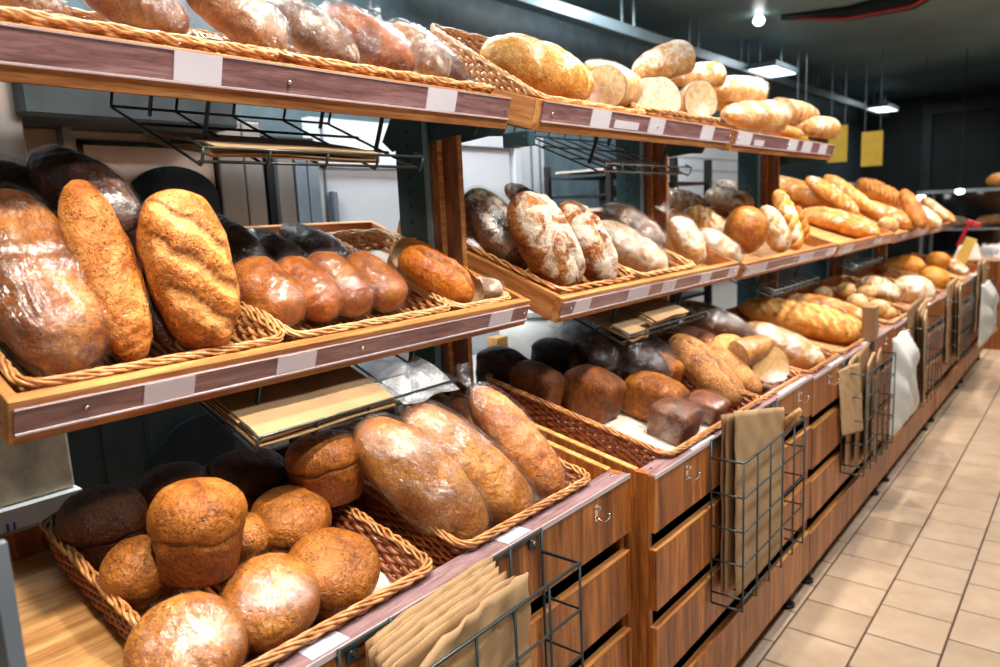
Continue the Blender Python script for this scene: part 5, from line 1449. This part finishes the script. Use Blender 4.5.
for bi, (kind, mat, wrap, c, ax, up, Lx, Wy, Hz, label, grp, opt) in enumerate(BREADS):
    rs = np.random.RandomState(100 + bi)
    dist = math.sqrt(c[0] ** 2 + c[1] ** 2 + (c[2] - 1.61) ** 2)
    res = 1.7 if dist < 2.1 else (1.2 if dist < 3.2 else 0.75)
    nm = NAME[kind]
    if kind == 'loaf' and abs(Lx - Wy) < 0.001:
        nm = 'round_bun'
        opt = dict(opt, p=2.05)
    face = None
    if kind == 'loaf':
        v, f, at = loaf_mesh(Lx, Wy, Hz, opt, rs, res)
    elif kind == 'half':
        v, f, at, fv, ff = half_mesh(Lx, Wy, Hz, opt, rs, res)
        if opt.get('cut') == 0:
            v = v * np.array([-1, -1, 1])
            fv = fv * np.array([-1, -1, 1])
        face = (fv, ff)
    elif kind == 'tin':
        v, f, at = tin_mesh(Wy, Hz, rs, res)
    else:
        v, f, at = brick_mesh(Lx, Wy, Hz, rs)
    o = link(nm, mesh_from(nm, v, f, mat, True, at))
    A = Vector(ax).normalized()
    U_ = Vector(up)
    U_ = (U_ - A * U_.dot(A)).normalized()
    Yv = U_.cross(A)
    o.matrix_world = Matrix(((A.x, Yv.x, U_.x, c[0]), (A.y, Yv.y, U_.y, c[1]), (A.z, Yv.z, U_.z, c[2]), (0, 0, 0, 1)))
    tag(o, label, 'bread', GROUPS.get(grp))
    if face:
        fm = opt.get('face', 'crumbyellow' if mat == 'gold4' else 'crumb')
        k = link('cut_face', mesh_from('cut_face', face[0], face[1], fm, True), o)
        k['label'] = 'pale cut face of the crumb'
    if wrap:
        rs2 = np.random.RandomState(500 + bi)
        inf = 0.0035 if wrap == 1 else 0.005
        if kind == 'loaf':
            v, f, at = loaf_mesh(Lx * 1.03, Wy, Hz, {k_: q_ for k_, q_ in opt.items() if k_ == 'p'}, np.random.RandomState(100 + bi), res, infl=inf)
        elif kind == 'half':
            v, f, at, _, _ = half_mesh(Lx * 1.06, Wy, Hz, {}, np.random.RandomState(100 + bi), res, infl=inf)
            if opt.get('cut') == 0:
                v = v * np.array([-1, -1, 1])
        elif kind == 'tin':
            v, f, at = tin_mesh(Wy, Hz, np.random.RandomState(100 + bi), res, infl=0.002)
        else:
            v, f, at = brick_mesh(Lx, Wy, Hz, np.random.RandomState(100 + bi), infl=0.004)
        v = wrap_crinkle(v, rs2, 0.004 if wrap == 1 else 0.009, Wy)
        k = link('plastic_wrap', mesh_from('plastic_wrap', v, f, 'film_light' if wrap == 1 else 'film_heavy', True), o)
        k['label'] = 'clear plastic film'
        if wrap == 2 and kind == 'loaf' and res > 1 and Lx > 0.2 and not opt.get('nt'):    # gathered film end at the back
            n = 20
            g = Geo()
            vv, ff2 = [], []
            for i, (rr, xo) in enumerate(((0.030, 0.0), (0.016, 0.015), (0.007, 0.028), (0.012, 0.042), (0.026, 0.062), (0.034, 0.075))):
                for j in range(n):
                    a = 2 * math.pi * j / n
                    q = rr * (1 + 0.35 * math.sin(5 * a + i) + 0.15 * math.sin(9 * a))
                    vv.append((-Lx / 2 - xo + 0.008 + 0.006 * math.sin(3 * a) * (i > 3), q * math.cos(a), q * math.sin(a) * 0.8))
            for i in range(5):
                for j in range(n):
                    ff2.append((i * n + j, i * n + (j + 1) % n, (i + 1) * n + (j + 1) % n, (i + 1) * n + j))
            link('film_tail', mesh_from('film_tail', vv, ff2, 'film_heavy', True), o)
    if opt.get('sleeve'):
        v, f, at = loaf_mesh(Lx * 1.12, Wy, Hz, {'p': 5}, np.random.RandomState(1), 1.2, infl=0.010)
        keep = v[:, 1] * 0.7 + v[:, 2] * -0.7 < 0.03
        v2 = wrap_crinkle(v, rs, 0.005, Wy)
        f2 = [q for q in f if all(v[i][2] < Hz * 0.22 for i in q)]
        used = sorted({i for q in f2 for i in q})
        mp = {i: n_ for n_, i in enumerate(used)}
        k = link('paper_sleeve', mesh_from('paper_sleeve', v2[used], [tuple(mp[i] for i in q) for q in f2], 'kraft', True), o)
        k['label'] = 'brown paper sleeve'

# ------------------------------------------------------------------ behind the display
# white doors / panels
t = thing('cold_room_wall', 'white panelled cold room wall behind the shelves', 'wall panel', (-2.55, 1.93, 0))
part('panel', Geo().box(-0.05, 0.0, 0.0, 1.63, 0, 2.04), 'white_wall', t)
d = part('door', Geo().box(0.0, 0.025, 0.86, 1.28, 0.1, 1.93, 0.004), 'white_door', t)
part('door_frame', Geo().box(0, 0.04, 0.78, 0.83, 0, 2.0).box(0, 0.04, 1.31, 1.36, 0, 2.0).box(0, 0.04, 0.78, 1.36, 1.96, 2.02), 'white_wall', d)
part('ledge', Geo().box(0, 0.03, 0.0, 0.72, 1.84, 1.87), 'white_door', t)
part('handle', Geo().box(0.0, 0.03, 0.07, 0.095, 1.50, 1.74, 0.003), 'blue_grey', t)
part('seam', Geo().box(0.0, 0.004, 0.05, 0.06, 0, 2.03).box(0.0, 0.004, 1.5, 1.515, 0, 2.03).box(0.0, 0.004, 1.58, 1.6, 0, 2.03), 'blue_grey', t)

t = thing('bread_oven', 'beige fronted oven with two arched black windows behind the big golden loaves', 'oven', (-2.5, 0.80, 0))
part('oven_front', Geo().box(-0.4, 0.0, 0.0, 0.66, 1.15, 1.93, 0.004), 'beige_enamel', t)
part('oven_base', Geo().box(-0.4, 0.0, 0.0, 0.70, 0.0, 1.15, 0.004), 'dark_green', t)
part('seam', Geo().box(0, 0.004, 0.30, 0.312, 0.0, 1.13).box(0, 0.006, 0.16, 0.164, 0.0, 1.13).box(0, 0.01, 0.0, 0.66, 1.13, 1.16), 'black_gap', t)
part('hood', Geo().box(-0.4, 0.25, -0.02, 0.62, 1.93, 2.12, 0.01), 'mid_dark', t)
part('door_frame', Geo().box(0, 0.012, 0.205, 0.218, 1.2, 1.90).box(0, 0.012, 0.205, 0.70, 1.885, 1.90), 'black_gap', t)
for (ya, yb, z0, z1) in ((0.055, 0.20, 1.55, 1.835), (0.335, 0.660, 1.40, 1.825)):
    n = 16
    v = []
    for x in (0.001, 0.012):
        v.append((x, ya, z0)); v.append((x, yb, z0))
        for i in range(n + 1):
            a = math.pi * i / n
            v.append((x, (ya + yb) / 2 + (yb - ya) / 2 * math.cos(a), z1 - 0.11 + 0.11 * math.sin(a)))
    m_ = n + 3
    f = [tuple(range(m_)), tuple(range(2 * m_ - 1, m_ - 1, -1))] + [(i, i + m_, (i + 1) % m_ + m_, (i + 1) % m_) for i in range(m_)]
    part('arched_window', Geo().add(v, f), 'black_glass', t)
part('glass_pane', Geo().tube([(0.012, 0.49, 0.75), (0.03, 0.49, 0.75)], 0.20, 28), 'black_glass', t)
part('frame_post', Geo().box(0, 0.05, 0.15, 0.175, 1.2, 1.93), 'brushed', t)

t = thing('steel_fridge', 'brushed steel cabinet right of the oven behind the shelves', 'fridge', (-2.5, 1.47, 0))
part('body', Geo().box(-0.5, -0.01, 0.0, 0.20, 0.05, 2.0), 'mid_dark', t)
part('door', Geo().box(-0.01, 0.02, 0.0, 0.10, 0.1, 1.99, 0.004), 'brushed', t)
part('door', Geo().box(-0.01, 0.02, 0.104, 0.18, 0.1, 1.99, 0.004), 'brushed', t)
t = thing('grey_locker', 'blue-grey metal locker between the steel cabinet and the white wall', 'locker', (-2.5, 1.69, 0))
part('body', Geo().box(-0.5, -0.02, 0.0, 0.23, 0.0, 1.95), 'dark_green', t)
part('door', Geo().box(-0.02, 0.01, 0.03, 0.10, 0.05, 1.93, 0.003), 'brushed', t)
part('door', Geo().box(-0.02, 0.01, 0.115, 0.165, 0.05, 1.93, 0.003), 'blue_grey', t)
part('door', Geo().box(-0.02, 0.01, 0.172, 0.225, 0.05, 1.93, 0.003), 'blue_grey', t)
t = thing('steel_column', 'brushed steel column at the far left behind the dark wrapped loaf', 'column', (-2.3, 0.40, 0))
part('column_face', Geo().box(-0.3, 0.0, -0.2, 0.395, 0.0, 2.1, 0.004), 'brushed', t)

t = thing('stained_board', 'stained beige board propped behind the first basket', 'board', (-2.0, 0.40, 0.975), (0, -0.05, 0))
part('board', Geo().box(-0.02, 0, 0, 0.29, 0, 0.40, 0.003), 'stained_board', t)
t = thing('white_carton', 'white carton printed with a dark blue fish behind the first basket', 'carton', (-1.98, 0.36, 0.70))
part('carton_body', Geo().box(-0.25, 0, 0, 0.34, 0, 0.272, 0.003), 'bucket_white', t)
n = 18
v = []
for x in (0.001, 0.003):
    for i in range(n):
        a = 2 * math.pi * i / n
        v.append((x, 0.208 + 0.022 * math.cos(a), 0.160 + 0.019 * math.sin(a)))
    v += [(x, 0.252, 0.178), (x, 0.252, 0.142), (x, 0.226, 0.160)]
m_ = n + 3
f = [tuple(range(n)), (n, n + 1, n + 2), tuple(m_ + i for i in range(n - 1, -1, -1)), (m_ + n + 2, m_ + n + 1, m_ + n)]
part('fish_print', Geo().add(v, f), 'black_gap', t)
part('letter_print', Geo().box(0.001, 0.003, 0.164, 0.169, 0.185, 0.238).box(0.001, 0.003, 0.178, 0.183, 0.185, 0.238).box(0.001, 0.003, 0.164, 0.183, 0.180, 0.187), 'blue_ink', t)
t = thing('back_counter', 'grey work counter behind the near shelves', 'counter', (-2.5, 1.75, 0))
part('worktop', Geo().box(0.0, 0.70, 0.0, 1.6, 0.86, 0.90, 0.003), 'worktop', t)
part('cabinet_body', Geo().box(0.0, 0.66, 0.02, 1.58, 0.0, 0.86), 'worktop', t)
t = thing('plastic_tub', 'white plastic tub on the counter behind the pan loaves', 'tub', (-2.12, 2.80, 0.90))
part('tub_body', Geo().tube([(0, 0, 0), (0, 0, 0.24)], [0.13, 0.165], 28), 'bucket_white', t, True)
part('tub_lid', Geo().tube([(0, 0, 0.24), (0, 0, 0.262)], 0.175, 28), 'bucket_white', t)
t = tag(link('wooden_block', mesh_from('wooden_block', *Geo().box(-0.03, 0.03, -0.04, 0.04, 0, 0.16, 0.002).out(), 'wood_edge')), 'small wooden block beside the white tub', 'block')
t.location = (-2.13, 2.56, 0.90)

# baking rack with trays
t = thing('baking_rack', 'dark rack of baking trays behind the second middle tray', 'rack', (-2.45, 3.45, 0))
for (x, y) in ((0, 0), (0, 0.58), (0.4, 0), (0.4, 0.62)):
    part('rack_post', Geo().box(x - 0.015, x + 0.015, y - 0.015, y + 0.015, 0, 1.86), 'shelf_dark', t)
for k in range(9):
    z = 0.95 + k * 0.105
    tr = part('baking_tray', Geo().box(0.0, 0.4, 0.02, 0.6, z, z + 0.012).box(0.4, 0.41, 0.02, 0.6, z, z + 0.03), 'shelf_dark' if k % 2 else 'mid_dark', t)
    if k in (4, 6, 8):
        part('tray_paper', Geo().box(0.02, 0.405, 0.05, 0.57, z + 0.031, z + 0.042), 'white_paper', tr)
t = thing('tall_rack', 'taller dark rack beside the baking rack', 'rack', (-2.5, 4.2, 0))
for (x, y) in ((0, 0), (0, 0.5), (0.45, 0), (0.45, 0.5)):
    part('rack_post', Geo().box(x - 0.02, x + 0.02, y - 0.02, y + 0.02, 0, 1.9), 'shelf_dark', t)
for k in range(8):
    z = 0.9 + k * 0.12
    part('baking_tray', Geo().box(0.0, 0.45, 0.02, 0.48, z, z + 0.02), 'brushed' if k % 3 == 0 else 'shelf_dark', t)
g = Geo().box(-2.72, -2.68, 4.9, 7.2, 0, 2.1)
t = tag(link('tiled_partition', mesh_from('tiled_partition', *g.out(), 'white_wall')), 'white partition behind the grey floury loaves', 'partition')
gg = Geo()
for k in range(12):
    gg.box(-2.68, -2.676, 4.9, 7.2, 0.9 + k * 0.1, 0.903 + k * 0.1)
part('joint_line', gg, 'blue_grey', t)
t = thing('dark_machine', 'dark machine with a pale top panel behind the baguettes', 'machine', (-2.4, 7.6, 0))
part('body', Geo().box(-0.3, 0.2, 0, 2.2, 0, 1.60), 'dark_wall', t)
part('top_panel', Geo().box(-0.32, 0.22, -0.02, 2.22, 1.60, 1.78, 0.01), 'worktop', t)
# ------------------------------------------------------------------ ceiling fittings
t = thing('cable_duct', 'long grey cable duct hanging under the ceiling', 'duct', (-2.87, 3.0, 2.90))
part('duct_tray', Geo().box(-0.05, 0.05, 0, 10.5, -0.03, 0.05, 0.004), 'duct', t)
for k in range(9):
    for dy in (0, 0.18):
        part('hanging_rod', Geo().rod((0.0, 0.9 + k * 1.15 + dy, 0.05), (0.0, 0.9 + k * 1.15 + dy, 0.30), 0.012, 6), 'duct', t)
for (x, y, sx, sy, lab) in ((-2.72, 7.75, 0.30, 0.62, 'nearer lit ceiling panel lamp beyond the half loaves'), (-2.75, 12.5, 0.34, 0.7, 'farther lit ceiling panel lamp above the yellow sign')):
    t = thing('panel_lamp', lab, 'lamp', (x, y, 2.90), group='lit panel lamps')
    part('housing', Geo().box(-sx / 2 - 0.02, sx / 2 + 0.02, -sy / 2 - 0.02, sy / 2 + 0.02, 0.0, 0.05), 'duct', t)
    part('diffuser', Geo().box(-sx / 2, sx / 2, -sy / 2, sy / 2, -0.006, 0.0), 'panel_glow', t)
    for yy in (-sy / 2, sy / 2):
        part('hanging_rod', Geo().rod((0, yy, 0.05), (0, yy, 0.3), 0.008, 6), 'duct', t)
t = tag(link('ceiling_bulb', mesh_from('ceiling_bulb', *Geo().tube([(0, 0, 0.0), (0, 0, 0.012), (0, 0, 0.04), (0, 0, 0.07), (0, 0, 0.09)], [0.012, 0.036, 0.05, 0.036, 0.012], 14).out(), 'small_glow', True)), 'small round white lamp on the ceiling', 'lamp')
t.location = (-2.42, 6.6, 3.105)
t = thing('ceiling_cable', 'dark cable run across the ceiling with a red edge', 'cable', (-2.3, 6.8, 3.19))
part('cable_sleeve', Geo().tube([(0, 0, -0.01), (0.5, 0.2, -0.03), (1.0, 0.1, -0.03), (1.5, -0.5, -0.02), (1.9, -1.0, -0.02)], [0.02, 0.07, 0.10, 0.06, 0.02], 8), 'black_gap', t, True)
part('cable_edge', Geo().tube([(0.02, 0.02, -0.02), (0.5, 0.1, -0.10), (1.0, 0.0, -0.12), (1.5, -0.55, -0.08), (1.9, -1.05, -0.03)], 0.010, 6), 'red_plastic', t, True)
for (x, y, z, w_, h_, lab) in ((-2.15, 9.0, 1.95, 0.21, 0.37, 'yellow hanging sign with nothing above it but the far lamp'), (-2.50, 9.0, 2.02, 0.20, 0.40, 'yellow sign partly behind the end of the top shelf'), (-2.62, 8.2, 2.18, 0.14, 0.3, 'yellow sign glimpsed behind the cut loaves on the top shelf')):
    t = thing('hanging_sign', lab, 'sign', (x, y, z), (0, 0, 0.15), 'yellow hanging signs')
    part('sign_board', Geo().box(0, w_, -0.01, 0.01, 0, h_, 0.002), 'yellow_sign', t)
    for xx in (0.03, w_ - 0.03):
        part('cord', Geo().rod((xx, 0, h_), (xx, 0, 3.2 - z), 0.004, 5), 'duct', t)

# red price holder and yellow card at the far end of the middle shelf
t = thing('price_holder', 'red price holder with a yellow card at the far end of the middle shelf', 'price holder', (-1.10, 8.45, 1.15))
part('arm', Geo().box(-0.015, 0.015, 0, 0.02, -0.05, 0.20, 0.003), 'red_plastic', t)
part('head', Geo().box(-0.02, 0.10, -0.01, 0.02, 0.17, 0.215, 0.003), 'red_plastic', t)
part('card', Geo().box(0.03, 0.13, 0.0, 0.006, -0.19, 0.06, 0.001), 'yellow_paper', t)
t.rotation_euler = (0, 0.35, 0)
# far counter with bread
t = thing('glass_counter', 'far dark glass counter with a steel frame beyond the aisle end', 'counter', (-1.75, 10.2, 0))
part('counter_base', Geo().box(0, 3.2, 0, 0.7, 0, 0.85), 'dark_wall', t)
part('shelf', Geo().box(0, 3.2, 0.05, 0.65, 1.18, 1.2), 'brushed', t)
part('top', Geo().box(-0.05, 3.2, 0, 0.7, 1.62, 1.66), 'grey_paint', t)
for x in (0.0, 0.82, 1.9, 3.15):
    part('frame_post', Geo().box(x, x + 0.035, 0.0, 0.035, 0.85, 1.62), 'brushed', t)
    part('frame_post', Geo().box(x, x + 0.035, 0.66, 0.70, 0.85, 1.62), 'brushed', t)
part('back_pane', Geo().box(0, 3.2, 0.69, 0.70, 0.85, 1.62), 'black_glass', t)
for k in range(6):
    v, f, at = loaf_mesh(0.34, 0.17, 0.13, {'p': 2.4}, np.random.RandomState(700 + k), 0.6)
    o = link('bread_loaf', mesh_from('bread_loaf', v, f, 'brown2' if k % 2 else 'flour', True, at))
    o.location = (-1.45 + 0.40 * k, 10.45 + 0.05 * (k % 2), 1.27)
    o.rotation_euler = (0, 0, 0.2 * k)
    tag(o, 'pale loaf on the inner shelf of the far glass counter', 'bread', 'loaves inside the far counter')
for k in range(7):
    v, f, at = loaf_mesh(0.32, 0.2, 0.16, {'p': 2.4}, np.random.RandomState(720 + k), 0.6)
    o = link('bread_loaf', mesh_from('bread_loaf', v, f, 'brown2' if k % 2 else 'pale', True, at))
    o.location = (-0.98 + 0.30 * k, 10.5 + 0.06 * (k % 3), 1.735)
    o.rotation_euler = (0, 0, 0.3 * k)
    tag(o, 'pinkish brown loaf on top of the far glass counter', 'bread', 'loaves on top of the far counter')
for k in range(2):
    t = tag(link('counter_lamp', mesh_from('counter_lamp', *Geo().tube([(0, 0, 0.0), (0, 0, 0.02), (0, 0, 0.05), (0, 0, 0.06)], [0.02, 0.045, 0.045, 0.02], 12).out(), 'small_glow', True)), ['small bright lamp just beyond the last baguettes', 'small bright lamp over the far counter, right of the baguettes'][k], 'lamp')
    t.location = ((-1.72, 10.0, 1.55), (-1.33, 10.0, 1.60))[k]
    part('cord', Geo().rod((0, 0, 0.055), (0, 0, 3.2 - t.location[2]), 0.004, 5), 'black_gap', t)
t = thing('bagged_goods', 'heap of pale bags on a low stand beyond the last cabinet', 'stand', (-1.35, 9.0, 0))
part('stand', Geo().box(0, 1.3, 0, 0.6, 0, 0.92, 0.005), 'wood_front', t)
for k in range(5):
    crumple('plastic_bag', 'pale plastic bag in the heap on the stand beyond the last cabinet', (-1.12 + 0.2 * k, 9.22 + 0.05 * (k % 2), 0.925), (0, 0, k), (0.24, 0.26, 0.17), 'plastic_bag' if k % 2 else 'white_paper', 30 + k, 'plastic bag', 'bags on the far stand')
